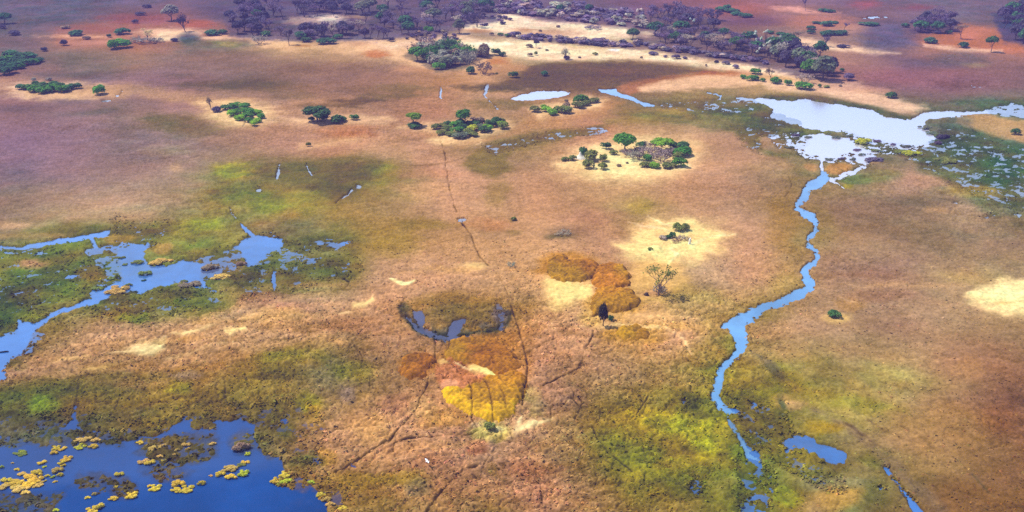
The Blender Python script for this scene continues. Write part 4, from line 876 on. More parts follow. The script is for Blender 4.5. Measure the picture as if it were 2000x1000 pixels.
# ------------------------------------------------------------------ trees that stand alone
T = make_tree
T(1220, 298, 43, 34, 'round', 'green', 'big round dark green tree on the oval sand island beside dry brush', bark=(.10, .08, .06))
T(1292, 297, 38, 25, 'umbrella', 'bright', 'bright green spreading tree right of the big round tree on the sand island')
T(808, 249, 31, 26, 'umbrella', 'bright', 'small bright green round tree on a thin trunk standing alone on sand')
T(908, 246, 30, 30, 'round', 'green', 'tall dark green round tree rising behind the dense bush thicket')
T(620, 240, 46, 30, 'round', 'dark', 'broad dark green tree with two low lobes on a narrow sand strip')
T(335, 41, 30, 30, 'round', 'grey', 'lone grey-green round tree on red ground at the upper left')
T(362, 63, 24, 34, 'bare', 'dusk', 'dark grey upright tree at the edge of pale sand, upper left')
T(10, 47, 28, 20, 'round', 'teal', 'bluish green rounded tree at the far upper left edge')
T(1285, 579, 50, 55, 'thorn', 'olive', 'large grey leafless thorn tree with thin green tips on a sandy patch', bark=(.30, .23, .16))
T(1178, 640, 17, 42, 'column', 'black', 'nearly black narrow tree at the lower left of the orange thickets', bark=(.03, .025, .02))
T(1047, 95, 12, 15, 'umbrella', 'dusk', 'tiny dark umbrella tree alone on the upper sand belt')
T(1107, 118, 18, 22, 'bare', 'grey', 'pale leafless tree on the upper sand beside a purple bush')
T(1560, 87, 28, 23, 'bare', 'brown', 'round grey-brown leafless tree on the sand strip behind the right wood')
T(1612, 93, 14, 22, 'bare', 'mauve', 'slim leafless tree on the sand right of the round grey-brown tree')
T(1877, 78, 24, 27, 'bare', 'brown', 'pale brown leafless tree on red ground at the upper right')
T(1935, 103, 24, 30, 'umbrella', 'dark', 'dark slanting tree with a bare lower trunk, upper right')
T(1573, 23, 13, 24, 'bare', 'mauve', 'narrow purple tree at the top right on a pale sand streak')
T(1236, 78, 22, 21, 'round', 'dark', 'dark green round tree standing before the sand at the wood edge')
T(932, 54, 30, 30, 'bare', 'dusk', 'round dark leafless tree on the speckled sand at the wood end')
T(897, 67, 24, 28, 'wood', 'sage', 'sage green tree at the front right edge of the left wood')
T(565, 90, 24, 30, 'bare', 'dusk', 'dark grey tree jutting forward from the left wood onto sand')
T(836, 70, 20, 17, 'round', 'green', 'small green tree at the sandy front of the left wood')
T(865, 87, 9, 24, 'palm', 'mauve', 'thin dark palm standing behind the mixed bush clump')
T(412, 213, 13, 22, 'bare', 'brown', 'thin leafless sapling at the left end of the green shrub island')
T(1505, 160, 20, 26, 'bare', 'brown', 'leafless brown tree at the front of the right wood by the sand')
T(288, 80, 26, 22, 'bare', 'straw', 'pale straw coloured leafless tree amid upper left scrub')
T(1580, 153, 32, 34, 'round', 'green', 'brightest green tree near the right end of the right wood')
T(1607, 158, 46, 46, 'wood', 'sage', 'large dull green tree at the right end of the right wood')
T(815, 121, 30, 28, 'round', 'green', 'green tree at the left end of the mixed bush clump')
T(1648, 60, 14, 14, 'bare', 'mauve', 'small leafless tree beside the low green shrubs far right')

# ------------------------------------------------------------------ shrubs in their groups
shrub_cluster('on the oval sand island', 'green shrubs on the oval sand island', [
 (1105,318,14,7,'olive'), (1120,317,14,9,'olive'), (1137,308,19,15,'dark'), (1158,318,26,18,'olive'), (1180,319,15,12,'olive'), (1150,333,20,15,'olive'), (1176,336,17,12,'olive'),
 (1183,294,17,10,'dark'), (1199,306,13,8,'olive'), (1252,293,18,11,'dark'), (1266,317,18,9,'green'), (1261,331,20,9,'olive'), (1278,332,19,11,'bright'), (1316,294,18,11,'dark'), (1336,295,26,11,'dark'),
 (1333,309,34,14,'green'), (1324,319,20,15,'olive'), (1329,331,24,15,'green'), (1308,333,24,9,'olive'), (1209,328,8,4,'brown'), (1225,322,5,3,'brown')])
shrub_cluster('in the oval island\'s dry brush', 'dry brush on the oval sand island', [
 (1226,309,24,11,'purple','twiggy'), (1240,317,24,14,'purple','twiggy'), (1243,305,22,11,'purple','twiggy'), (1248,316,12,11,'brown','twiggy'), (1262,308,24,12,'purple','twiggy'), (1278,306,24,12,'purple','twiggy'), (1294,321,30,17,'purple','twiggy'), (1300,308,26,13,'purple','twiggy'), (1311,306,18,11,'purple','twiggy'), (1272,294,22,12,'purple','twiggy'), (1256,300,20,8,'purple','twiggy'), (1283,314,22,10,'purple','twiggy')])
shrub_cluster('below the tall dark tree', 'dense bushes below the tall dark tree', [
 (850,255,18,9,'olive'), (864,255,16,9,'olive'), (872,250,16,9,'dark'), (886,252,18,10,'green'), (898,250,20,12,'dark'), (862,267,18,8,'olive'), (875,260,20,9,'olive'), (880,269,20,8,'olive'), (893,262,22,9,'green'), (905,259,24,10,'dark'), (898,274,28,9,'sage'), (913,267,20,10,'olive'), (921,259,22,10,'lime'), (928,252,20,11,'dark'), (932,247,24,13,'brown'), (937,256,20,9,'sage'), (947,263,22,10,'dark'), (952,259,18,11,'bright'), (958,251,20,12,'dark'), (966,246,22,12,'dark'), (975,246,22,10,'olive'), (984,255,18,11,'olive'), (980,249,20,8,'bright'), (915,249,16,8,'dark'), (923,271,20,8,'olive')])
shrub_cluster('in the left shrub island', 'green bushes of the left shrub island', [
 (422,222,18,9,'dusk'), (440,218,20,8,'dark'), (458,214,22,9,'green'), (474,216,22,9,'green'), (450,230,20,10,'bright'), (464,228,22,10,'green'), (468,238,20,9,'bright'), (482,235,22,10,'green'), (490,228,20,10,'green'), (500,226,18,9,'bright'), (507,235,16,9,'green'), (478,226,22,10,'green'), (494,249,14,9,'bright'), (503,242,16,8,'bright'), (486,242,16,8,'green')])
shrub_cluster('in the long green bush strip, far left', 'low bush strip at the far left', [
 (38,177,18,9,'teal'), (52,178,20,9,'green'), (64,183,24,11,'green'), (76,178,24,12,'dark'), (84,186,24,12,'green'), (98,182,26,13,'green'), (110,177,22,11,'dark'), (118,183,24,11,'green'), (130,179,20,9,'teal'), (144,176,20,9,'dark'), (100,174,22,10,'dark'), (70,171,18,8,'dark')])
shrub_cluster('in the big bluish bush mass at left edge', 'bush mass at the left edge', [
 (2,150,26,13,'teal'), (14,147,24,13,'teal'), (4,138,28,14,'teal'), (22,138,26,12,'teal'), (34,137,22,10,'green'), (12,126,28,13,'green'), (32,127,28,12,'teal'), (46,131,26,11,'teal'), (60,128,22,10,'green'), (72,124,18,8,'teal'), (42,118,30,11,'teal'), (18,115,30,11,'teal'), (56,117,24,9,'teal'), (-8,130,26,14,'teal')])
shrub_cluster('on the small sand spit above centre', 'bushes on the sand spit above centre', [
 (1046,222,20,10,'olive'), (1064,214,14,6,'bright'), (1068,222,18,9,'bright'), (1076,228,22,10,'bright'), (1090,222,16,11,'olive'), (1105,224,26,11,'olive'), (1107,214,16,9,'brown'), (1128,215,24,11,'olive'), (1135,207,26,15,'green'), (1146,210,18,9,'olive'), (1161,204,20,8,'olive'), (1107,202,8,5,'brown')])
shrub_cluster('on the sand strip near the two-lobed tree', 'shrubs by the two-lobed tree', [(607,240,12,8,'dark'), (627,240,24,11,'dark'), (660,244,24,14,'dark'), (665,240,18,8,'green'), (691,237,15,9,'green'), (602,289,9,7,'olive')])
shrub_cluster('under the small bright lone tree', None, [(808,254,28,8,'dark')])
shrub_cluster('alone on sand right of the far left strip', None, [(190,188,24,16,'green')])
shrub_cluster('on the star-shaped sand patch', 'shrubs on the star-shaped sand patch', [
 (1321,455,14,13,'olive'), (1330,457,16,10,'olive'), (1341,454,15,11,'olive'), (1314,468,12,9,'dark'), (1306,470,12,6,'dark'), (1295,472,14,6,'purple'), (1320,478,14,7,'brown','twiggy'), (1332,473,14,7,'purple','twiggy'), (1342,474,12,6,'purple','twiggy'), (1271,494,9,4,'olive')])
shrub_cluster('beside the dark narrow tree', None, [(1194,631,10,12,'dark')])
shrub_cluster('in a pale yellow hollow below the mustard thicket', None, [(957,848,19,12,'olive')])
shrub_cluster('in a small pale hollow right of the river', None, [(1632,626,22,10,'dark')])
shrub_cluster('at the foot of the thorn tree', None, [(1290,580,26,14,'grey','twiggy')])
shrub_cluster('on grey trampled ground left of centre sand', 'small grey twigs on trampled ground', [(1100,464,26,6,'grey','twiggy'), (998,527,16,7,'grey','twiggy'), (1004,434,10,6,'olive')], noun='scrub')
shrub_cluster('on the lake\'s far sand', 'shrubs by the far lake shore', [(1452,156,11,7,'green'), (1470,160,22,8,'green'), (1490,162,10,6,'green'), (1477,148,20,9,'green'), (1518,166,20,11,'green'), (1540,169,14,9,'green'), (1575,167,28,14,'purple','twiggy'), (1573,178,30,12,'green'), (1601,173,7,6,'dark'), (1615,174,12,4,'olive'), (1645,142,8,6,'dark'), (1658,160,20,12,'mauve'), (1742,194,20,10,'dark'), (1642,171,7,3,'brown')])
shrub_cluster('on the right edge\'s sand below the lake', None, [(1985,266,17,10,'dark')])
shrub_cluster('in the upper left scrub', 'scattered scrub at the upper left', [
 (26,71,20,8,'dusk'), (86,102,12,7,'dusk'), (123,91,13,10,'dusk'), (148,72,28,9,'teal'), (213,75,9,6,'dark'), (238,70,26,11,'teal'), (215,99,24,16,'green'), (233,96,30,16,'green'), (262,47,12,6,'dusk'), (273,32,16,6,'dusk'), (286,17,16,6,'dusk'), (262,86,24,9,'grey','twiggy'), (282,88,30,9,'grey','twiggy'), (305,85,24,7,'grey','twiggy'), (340,83,14,6,'dusk'), (415,71,28,9,'teal'), (432,69,18,8,'dark'), (66,161,10,6,'grey'), (94,160,10,6,'grey'), (166,79,14,6,'brown'), (3,58,14,6,'dusk'), (125,58,16,5,'brown')])
shrub_cluster('before the left wood', 'bushes along the front of the left wood', [(592,78,30,12,'teal'), (597,84,20,7,'dark'), (632,89,26,10,'teal'), (645,88,22,9,'teal'), (660,78,16,8,'teal'), (520,72,20,8,'dark'), (505,89,24,14,'grey','twiggy'), (765,83,10,7,'dusk'), (828,83,12,8,'dusk'), (880,80,8,5,'dusk'), (960,71,8,5,'brown'), (978,72,10,5,'dark'), (990,74,12,5,'dark')])
shrub_cluster('right of the mixed bush clump on sand', 'shrubs right of the mixed bush clump', [(921,147,18,13,'dark'), (945,148,26,20,'brown','twiggy'), (968,110,16,11,'dark'), (982,112,14,7,'dark'), (1002,154,16,10,'dark'), (1062,151,14,9,'teal'), (970,147,5,3,'dark')])
shrub_cluster('on the upper sand belt', 'specks of bush on the upper sand belt', [
 (1033,95,12,6,'brown'), (1075,84,7,4,'dusk'), (1035,112,9,6,'brown'), (1047,110,7,7,'olive'), (1107,119,12,7,'mauve'), (1162,110,10,5,'olive'), (1068,101,6,3,'brown'), (1132,115,6,3,'brown'), (1253,117,5,4,'brown'), (1277,110,16,6,'mauve'), (1301,114,8,4,'mauve'), (1320,117,14,7,'mauve'), (1338,117,8,5,'mauve'), (1400,125,8,5,'dusk'), (1438,136,12,6,'mauve'), (1380,132,5,4,'brown'), (1418,128,14,5,'mauve'), (1091,55,8,4,'brown'), (1055,64,6,4,'brown'), (1160,60,30,5,'mauve','twiggy')])
shrub_cluster('on far top-right ground', 'low shrubs far behind at the top right', [
 (1410,24,22,8,'teal'), (1420,21,16,9,'teal'), (1432,27,24,8,'teal'), (1442,32,20,6,'teal'), (1456,36,24,7,'teal'), (1607,25,14,6,'teal'), (1622,26,22,5,'teal'), (1596,49,18,4,'teal'), (1617,53,24,8,'teal'), (1632,48,16,4,'teal'), (1586,60,17,6,'teal'), (1587,68,16,6,'teal'), (1610,73,20,9,'teal'), (1628,71,24,8,'teal'), (1645,71,24,8,'teal'), (1505,68,14,5,'teal'), (1529,71,20,5,'teal'), (1650,96,20,5,'dusk'), (1770,55,14,7,'teal'), (1823,87,24,10,'teal'), (1833,68,14,6,'dusk'), (1854,68,12,6,'teal'), (1888,96,22,9,'teal'), (1700,52,30,5,'teal')])

# ------------------------------------------------------------------ woods: every tree its own, set out at random inside the belt
def in_poly(u, v, pts):
    ok = False; n = len(pts)
    for i in range(n):
        x0, y0 = pts[i]; x1, y1 = pts[(i + 1) % n]
        if (y0 <= v) != (y1 <= v) and u < (x1 - x0) * (v - y0) / (y1 - y0) + x0:
            ok = not ok
    return ok

def scatter(poly, n, gap, holes=()):
    xs = [p[0] for p in poly]; ys = [p[1] for p in poly]; out = []
    for _ in range(n * 60):
        if len(out) >= n:
            break
        u, v = PR.uniform(min(xs), max(xs)), PR.uniform(min(ys), max(ys))
        if not in_poly(u, v, poly) or any(in_poly(u, v, h) for h in holes):
            continue
        if all(abs(u - a) > gap or abs(v - b) > gap * .4 for a, b in out):
            out.append((u, v))
    return out

KW = {'bare': 'leafless', 'wood': 'leafy', 'palm': 'palm'}
def wood(place, group, poly, n, mix, w=(18, 29), h=(16, 29), gap=7, holes=()):
    for u, v in scatter(poly, n, gap, holes):
        kind, tint = PR.choice(mix)
        noun = {'bare': f'{WORDS[tint]} leafless tree', 'wood': f'{WORDS[tint]} leafy tree', 'palm': f'{WORDS[tint]} fan palm'}[kind]
        s = PR.uniform(0, 1)
        T(u, v, w[0] + (w[1] - w[0]) * s, h[0] + (h[1] - h[0]) * PR.uniform(.3, 1) * (.5 + .5 * s), kind, tint, f'{noun} among others {place}', f'{noun}s {place}', bark=(.07, .05, .045))

A = ('bare', 'mauve'); B = ('bare', 'dusk'); C_ = ('wood', 'dusk'); D = ('wood', 'teal'); Es = ('wood', 'sage'); Fp = ('palm', 'palm'); Gb = ('bare', 'purple')
hole1 = [(550, 42), (612, 36), (700, 34), (700, 56), (612, 64), (556, 58)]
wood('in the left end of the left wood', 'left wood', [(440,24),(500,18),(560,18),(560,76),(500,74),(455,70)], 30, [A, A, A, B, A, C_, D])
wood('behind the sandy gap in the left wood', 'left wood', [(560,16),(640,14),(700,18),(700,34),(560,36)], 20, [A, B, A, A, C_])
wood('in front of the sandy gap, left wood', 'left wood', [(560,64),(700,60),(760,66),(760,80),(690,78),(600,78)], 20, [A, A, B, Gb, C_])
wood('in the right half of the left wood', 'left wood', [(700,20),(780,12),(860,16),(960,6),(965,40),(905,52),(870,62),(800,72),(760,74),(700,58)], 52, [A, A, A, B, Gb, A, D, Es])
wood('in the right wood\'s dark back part', 'right wood', [(1262,42),(1290,24),(1345,28),(1400,40),(1400,62),(1330,60),(1280,58)], 28, [A, B, A, C_, A])
wood('in the right wood\'s middle part', 'right wood', [(1270,70),(1330,66),(1400,76),(1480,84),(1500,112),(1440,116),(1360,100),(1290,92)], 42, [A, A, A, Gb, B, D])
wood('in the right wood\'s right end', 'right wood', [(1500,95),(1560,98),(1600,112),(1625,135),(1620,152),(1560,150),(1510,140),(1490,118)], 26, [D, Es, C_, ('wood', 'dark'), Gb], (22, 34), (26, 38))
wood('on the right wood\'s pale palm stand', 'right wood', [(1445,88),(1500,84),(1556,92),(1550,118),(1500,126),(1460,118)], 16, [Fp], (16, 24), (26, 36))
wood('in the dark wood near the right corner', 'right corner wood', [(1945,40),(1975,20),(2020,20),(2020,92),(1990,90),(1960,70)], 22, [('wood', 'teal'), C_, B], (22, 32), (22, 34))
wood('in the small bluish wood, upper right', 'small upper right wood', [(1782,58),(1815,40),(1868,45),(1868,66),(1800,66)], 16, [C_, B, A, D], (18, 28), (18, 28))
for u, v, w_, h_ in ((1095, 26, 16, 16), (1151, 26, 16, 16)):
    T(u, v, w_, h_, 'wood', 'teal', f"{'left' if u < 1120 else 'right'} one of two small green trees in the top scrub", 'two green trees in the top scrub')
T(1400, 94, 19, 17, 'round', 'dark', 'dark green round tree in the right wood before the palms')
T(1320, 84, 32, 20, 'wood', 'dark', 'wide dark green tree in the middle of the right wood')
T(1438, 98, 28, 24, 'round', 'dark', 'dark green tree immediately left of the pale palms')
T(1350, 62, 20, 30, 'palm', 'palm', 'pale palm at the back edge of the right wood')

def scrub(place, group, poly, n, tints, w, h, gap, kinds=('leafy', 'twiggy')):
    for u, v in scatter(poly, n, gap):
        tint = PR.choice(tints); k = PR.choice(kinds)
        look = WORDS[tint] + (' twiggy' if k == 'twiggy' else ' leafy')
        make_shrub(u, v, PR.uniform(*w), PR.uniform(*h), tint, f'{look} low bush among others {place}', f'{look} bushes {place}', k)

FAR = []
def far_scrub(poly, n, tints, w, h, gap):
    for u, v in scatter(poly, n, gap):
        V, F, c = PR.choice(LOW); x, y = G(u, v); W = PR.uniform(*w) * mpp(v); H = PR.uniform(*h) * vpx(v)
        a = PR.uniform(0, 6.28); ca, sa = math.cos(a) * W, math.sin(a) * W
        P_ = np.stack([V[:, 0] * ca - V[:, 1] * sa + x, V[:, 0] * sa + V[:, 1] * ca + y, V[:, 2] * H + ground_z(x, y) - .04], 1)
        FAR.append((P_, F, c * np.array(jitter(TINT[PR.choice(tints)]))))

far_scrub([(1000,70),(1060,74),(1160,80),(1260,88),(1380,104),(1500,122),(1500,128),(1380,112),(1260,97),(1160,91),(1060,82),(1000,77)], 80, ['mauve', 'mauve', 'dusk', 'purple'], (12, 22), (5, 9), 8)
far_scrub([(960,14),(1060,8),(1160,18),(1250,28),(1270,58),(1180,52),(1080,40),(1000,30),(960,26)], 70, ['mauve', 'purple', 'mauve', 'grey'], (16, 30), (7, 14), 9)
scrub('in the mixed bush clump', 'x', [(795,112),(830,92),(880,90),(930,102),(955,110),(930,125),(900,138),(850,142),(830,130)], 40, ['grey', 'brown', 'sage', 'dark', 'purple', 'green'], (18, 30), (11, 20), 8)
far_scrub([(900,22),(960,20),(1000,32),(1000,48),(950,54),(905,46)], 26, ['mauve', 'dusk'], (7, 14), (4, 7), 5)
far_scrub([(770,72),(860,62),(900,68),(890,80),(840,82),(775,80)], 26, ['brown', 'mauve', 'dusk'], (7, 14), (4, 8), 5)

off = 0; VV, FF, CC = [], [], []
for P_, F_, c_ in FAR:
    VV.append(P_); FF.append(F_ + off); CC.append(c_); off += len(P_)
low_scrub = link('scrub', mesh_from('scrub', np.concatenate(VV), np.concatenate(FF), M_LEAF, np.concatenate(CC)))
low_scrub['kind'] = 'stuff'

# ------------------------------------------------------------------ floating tussocks
def tussocks(place, group, items, noun='grass tussock', z=-.02):
    items = sorted(items, key=lambda q: q[0]); n = len(items)
    for k, (u, v, w, h, t) in enumerate(items):
        near = f'{ORD[k]}' if k < len(ORD) and k < n - 1 else ('rightmost' if k == n - 1 else f'one of the rear ones')
        make_shrub(u, v, w * .95, h * .5, 'olive' if t == 'mauve' and u < 1000 else t, f'{WORDS["olive" if t == "mauve" and u < 1000 else t]} {noun}, {near} {place}', group, 'tussock', 'grass_tussock', 'tussock', z, .75, PR.uniform(-.5, .5))

tussocks('crowding the lagoon\'s left edge', 'tussocks at the lagoon left edge', [
 (10,942,20,9,'gold'), (22,950,30,9,'gold'), (8,955,22,7,'pink'), (28,955,18,6,'pink'), (42,930,18,6,'pink'), (56,938,26,9,'gold'), (70,930,24,12,'gold'), (68,942,22,11,'gold'), (48,950,30,9,'gold'), (38,962,28,9,'pink'), (48,966,16,6,'pink'), (72,950,18,7,'pink'), (32,920,12,5,'gold'), (24,906,6,4,'pink'), (3,915,8,9,'lime')])
tussocks('in the lagoon\'s upper left', 'tussocks in the upper left lagoon', [
 (80,907,16,7,'gold'), (86,914,8,4,'lime'), (92,932,10,6,'gold'), (87,941,7,4,'gold'), (110,924,20,11,'ochre'), (116,931,12,10,'gold'), (102,934,9,6,'lime'), (107,943,9,4,'gold'), (104,888,14,8,'gold'), (108,878,14,8,'gold'), (120,880,16,6,'gold'), (119,907,14,8,'gold'), (128,900,18,9,'gold'), (122,912,10,7,'gold'), (152,864,18,8,'pink'), (168,862,18,8,'pink'), (155,876,18,7,'lime'), (186,864,18,8,'pink'), (180,876,18,9,'gold'), (36,890,26,5,'olive'), (43,884,8,5,'lime')])
tussocks('in the lagoon\'s middle', 'tussocks in the middle lagoon', [
 (231,930,17,9,'gold'), (226,952,7,4,'gold'), (170,975,11,5,'gold'), (219,978,17,8,'gold'), (255,972,20,11,'gold'), (183,968,9,8,'ochre'), (176,1003,22,10,'gold'), (190,995,20,13,'gold'), (108,1000,12,6,'lime'), (272,868,14,8,'gold'), (318,874,12,10,'pink'), (300,881,22,8,'pink'), (278,906,20,9,'pink'), (290,908,20,10,'gold'), (312,895,12,8,'pink'), (318,902,10,5,'gold'), (345,882,10,7,'pink'), (366,880,9,8,'gold'), (340,890,8,5,'pink'), (362,872,16,8,'ochre'), (292,952,10,5,'gold'), (301,957,20,8,'gold')])
tussocks('along the open blue water\'s edge', 'tussocks along the open water edge', [
 (346,952,24,14,'gold'), (342,962,20,9,'gold'), (362,960,24,8,'gold'), (392,948,15,11,'gold'), (411,931,8,4,'pink'), (429,931,18,10,'gold'), (450,937,22,10,'gold'), (446,922,28,10,'ochre'), (470,912,16,5,'olive'), (474,929,18,13,'lime'), (478,906,16,6,'gold'), (470,882,32,20,'brown'), (483,889,10,8,'lime'), (415,870,13,7,'pink')])
tussocks('on the lagoon\'s right shore', 'tussocks on the lagoon right shore', [
 (538,943,18,11,'gold'), (556,932,20,13,'gold'), (548,947,16,8,'lime'), (560,945,18,9,'lime'), (608,946,14,8,'lime'), (626,972,18,9,'gold'), (636,980,18,10,'ochre'), (645,990,18,9,'pink'), (670,1000,22,10,'gold'), (530,888,16,8,'ochre')])
tussocks('in the middle left pond', 'tussocks in the middle left pond', [
 (266,516,22,9,'olive'), (281,538,24,12,'olive'), (312,518,40,13,'ochre'), (243,518,9,5,'olive'), (236,505,14,5,'olive'), (229,545,10,16,'olive'), (251,559,13,7,'olive'), (225,572,36,12,'ochre'), (188,567,22,8,'olive'), (216,546,14,8,'olive'), (280,549,9,4,'dark'), (358,552,14,5,'mauve'), (384,552,9,4,'dark'), (408,528,30,14,'brown'), (428,548,34,14,'pink'), (470,520,20,12,'brown'), (366,562,40,12,'brown')])
tussocks('in the lake\'s narrow middle', 'reed clumps in the lake', [
 (1690,282,30,16,'lime'), (1634,271,16,8,'sage'), (1622,263,14,4,'sage'), (1660,268,16,5,'sage'), (1676,295,15,5,'mauve'), (1745,284,10,7,'mauve'), (1772,288,18,6,'sage'), (1715,297,20,6,'olive'), (1714,277,14,5,'mauve'), (1580,270,14,5,'sage'), (1543,290,18,6,'sage'), (1620,313,14,5,'sage'), (1644,312,12,7,'mauve'), (1667,313,14,7,'sage'), (1685,304,14,6,'sage'), (1555,266,16,6,'mauve'), (1785,305,34,12,'lime'), (1765,300,30,8,'olive'), (1833,282,12,12,'mauve'), (1820,262,18,8,'sage'), (1845,272,26,14,'dusk'), (1808,252,20,10,'sage'), (1710,318,34,14,'mauve'), (1850,318,34,12,'olive')], 'reed clump')

# ------------------------------------------------------------------ grass tufts and reeds: too many to count, one object each
def tufts(name, n, accept, size, tall, gain, seed, v0, v1):
    rng = np.random.default_rng(seed)
    u = rng.uniform(-40, 2040, n); v = rng.uniform(v0, v1, n)
    Y = v_to_Y(v); X = (u - 1000) / FPX * depth_of(Y)
    X = X + rng.normal(size=n) * .2
    j = np.clip(np.searchsorted(us, u), 0, NU - 1); i = np.clip(np.searchsorted(-Yrow, -Y), 0, NV - 1)
    k = i * NU + j
    ok = accept(k, X, Y, rng)
    X, Y, k, v = X[ok], Y[ok], k[ok], v[ok]
    n = len(X); q = 6
    sc = rng.uniform(*size, n); ht = rng.uniform(*tall, n)
    # each tuft: overlapping tilted sprays of blades, the middle ones highest
    a = rng.uniform(0, 6.283, (n, q)); off = sc[:, None] * rng.uniform(0, .55, (n, q)); hw = sc[:, None] * rng.uniform(.2, .42, (n, q))
    bx, by = X[:, None] + np.cos(a) * off, Y[:, None] + np.sin(a) * off
    bz = F0.h[k][:, None] + ht[:, None] * (1 - .9 * off / (sc[:, None] * .6)) * rng.uniform(.6, 1.1, (n, q))
    sx, sy = np.cos(a) * .55, np.sin(a) * .55                     # slope away from the middle
    r = rng.uniform(0, 6.283, (n, q)); P_ = []
    for t in range(4):
        e = hw * (1.25 if t % 2 else .75)
        dx, dy = np.cos(r + t * 1.571) * e, np.sin(r + t * 1.571) * e
        P_.append(np.stack([bx + dx, by + dy, bz - (dx * sx + dy * sy)], -1))
    P4 = np.stack(P_, 2).reshape(-1, 3)
    c = alb[k] * gain * rng.uniform(.7, 1.4, (n, 1)) * (1 + rng.uniform(-.12, .12, (n, 3)))
    o = link(name, mesh_from(name, P4, np.arange(len(P4)).reshape(-1, 4), M_TUFT, np.repeat(np.clip(c, .004, .8), 4 * q, 0)))
    o['kind'] = 'stuff'

def on_land(k, X, Y, rng):
    dens = .5 + .9 * fbm(X, Y, 6, 3, 81)
    return (F0.wet[k] < .04) & (F0.sand[k] < .25) & (F0.cut[k] < .2) & (rng.uniform(0, 1, len(k)) < dens * np.clip((F0.V[k] - 380) / 260, .15, 1) * (1 - .72 * sstep(1380, 1620, F0.U[k] + .6 * (F0.V[k] - 700))))
def on_shore(k, X, Y, rng):
    rim = (F0.wet[k] > .01) & (F0.wet[k] < .75) & (rng.uniform(0, 1, len(k)) < .6)
    bed = (F0.reed[k] > .35) & (F0.h[k] > -.02) & (rng.uniform(0, 1, len(k)) < .3)
    return (rim | bed) & (F0.h[k] > -.15) & (fbm(X, Y, 5, 2, 82) > -.25)
tufts('grass', 46000, on_land, (.3, .8), (.08, .22), 1.2, 91, 470, 1015)
tufts('reeds', 110000, on_shore, (.4, 1.0), (.2, .48), 1.35, 92, 250, 1015)

# ------------------------------------------------------------------ domed thickets of mustard and orange brush
def thicket(label, outline, colours, height):
    """outline in photograph pixels on the ground; colours: list of (u, v, rgb)"""
    pts = [G(u, v) for u, v in outline]
    x0, x1 = min(p[0] for p in pts) - 1, max(p[0] for p in pts) + 1
    y0, y1 = min(p[1] for p in pts) - 1, max(p[1] for p in pts) + 1
    st = .26
    nx, ny = int((x1 - x0) / st) + 1, int((y1 - y0) / st) + 1
    X, Y = np.meshgrid(np.linspace(x0, x1, nx), np.linspace(y0, y1, ny)); X, Y = X.ravel(), Y.ravel()
    d = dist_poly(X, Y, pts) + fbm(X, Y, 3, 4, 41, .65) * 1.2 + .7
    body = np.sqrt(np.clip(d / 1.5, 0, 1))
    puff = fbm(X, Y, 2.2, 3, 42); fine = vnoise(X / .5, Y / .5, 43)
    F_ = Field(X, Y)
    h = .1 + (.5 + height * 2.2 * (.6 + .4 * sstep(0, 9, d))) * body + body * (.45 * puff + .2 * fine - .3 * (1 - sstep(0, .12, np.abs(fbm(X, Y, 2.6, 2, 46)))))
    h = h - F_.cut * body * height * 1.2
    u, v = to_px(X, Y)
    wsum = 0; col = 0
    for cu, cv, rgb in colours:
        w = 1 / (((u - cu + puff * 14) / 10) ** 2 + ((v - cv + puff * 8) / 6) ** 2 + .3) ** 1.3
        wsum = wsum + w; col = col + w[:, None] * np.array(rgb, float)
    col = col / wsum[:, None]
    col = col + (col.mean(1, keepdims=True) - col) * np.where(col[:, 1:2] > 152, 0, .10) + np.where(col[:, 1:2] > 152, 0, np.array([[4, 1, 4.]]))
    m = 1 + .20 * puff + .16 * fine + .12 * fbm(X, Y, 6, 2, 44)
    col = np.clip(col * m[:, None] * (1 - .5 * F_.cut)[:, None], 8, 250)
    alb = albedo_of(col, F_.dist)
    idx = np.arange(nx * ny).reshape(ny, nx)
    q = np.stack([idx[:-1, :-1], idx[:-1, 1:], idx[1:, 1:], idx[1:, :-1]], -1).reshape(-1, 4)
    q = q[(d[q] > -.05).any(1)]
    uq, inv = np.unique(q, return_inverse=True)
    cx, cy = (x0 + x1) / 2, (y0 + y1) / 2
    me = mesh_from('thicket', np.stack([X[uq] - cx, Y[uq] - cy, h[uq]], 1), inv.reshape(-1, 4), M_THICKET, alb[uq], True)
    o = link('thicket', me); o.location = (cx, cy, 0)
    tag(o, label, 'thicket', 'domed thickets on the dry plain')

MUS, ORA, OLI, BRN = (232, 180, 4), (204, 140, 34), (184, 136, 34), (184, 120, 40)
thicket('fan-shaped mustard yellow thicket, brightest of all, split by dark cracks', [(866,768),(885,762),(905,764),(915,758),(940,755),(950,742),(985,738),(1010,730),(1024,742),(1022,765),(1010,790),(995,812),(975,824),(950,824),(925,812),(905,802),(885,785)],
        [(880,770,MUS),(915,800,MUS),(960,818,MUS),(995,800,MUS),(1005,780,(200,145,30)),(935,780,(204,148,32)),(970,770,(200,140,36)),(1000,750,ORA),(960,750,ORA),(1018,740,BRN)], .7)
thicket('broad orange-brown thicket above the mustard fan, below the ring pond', [(872,690),(880,674),(905,666),(940,664),(975,675),(1000,695),(1012,722),(1000,730),(975,732),(950,720),(930,710),(900,706),(880,700)],
        [(890,690,OLI),(930,675,(184,126,44)),(970,690,(182,116,48)),(990,715,BRN),(940,700,(180,112,52))], .6)
thicket('rounded brown thicket left of the orange-brown one', [(780,720),(788,704),(810,694),(838,696),(850,706),(838,722),(820,738),(795,740)], [(800,710,(176,116,46)),(830,715,(172,106,46))], .5)
thicket('elongated rusty brown thicket, leftmost beside the pale sand patch', [(1070,525),(1076,510),(1100,502),(1110,514),(1150,512),(1168,524),(1165,540),(1140,552),(1105,553),(1080,545)], [(1085,535,(184,138,50)),(1110,520,(180,122,50)),(1150,530,(174,112,52)),(1125,545,(186,138,46))], .7)
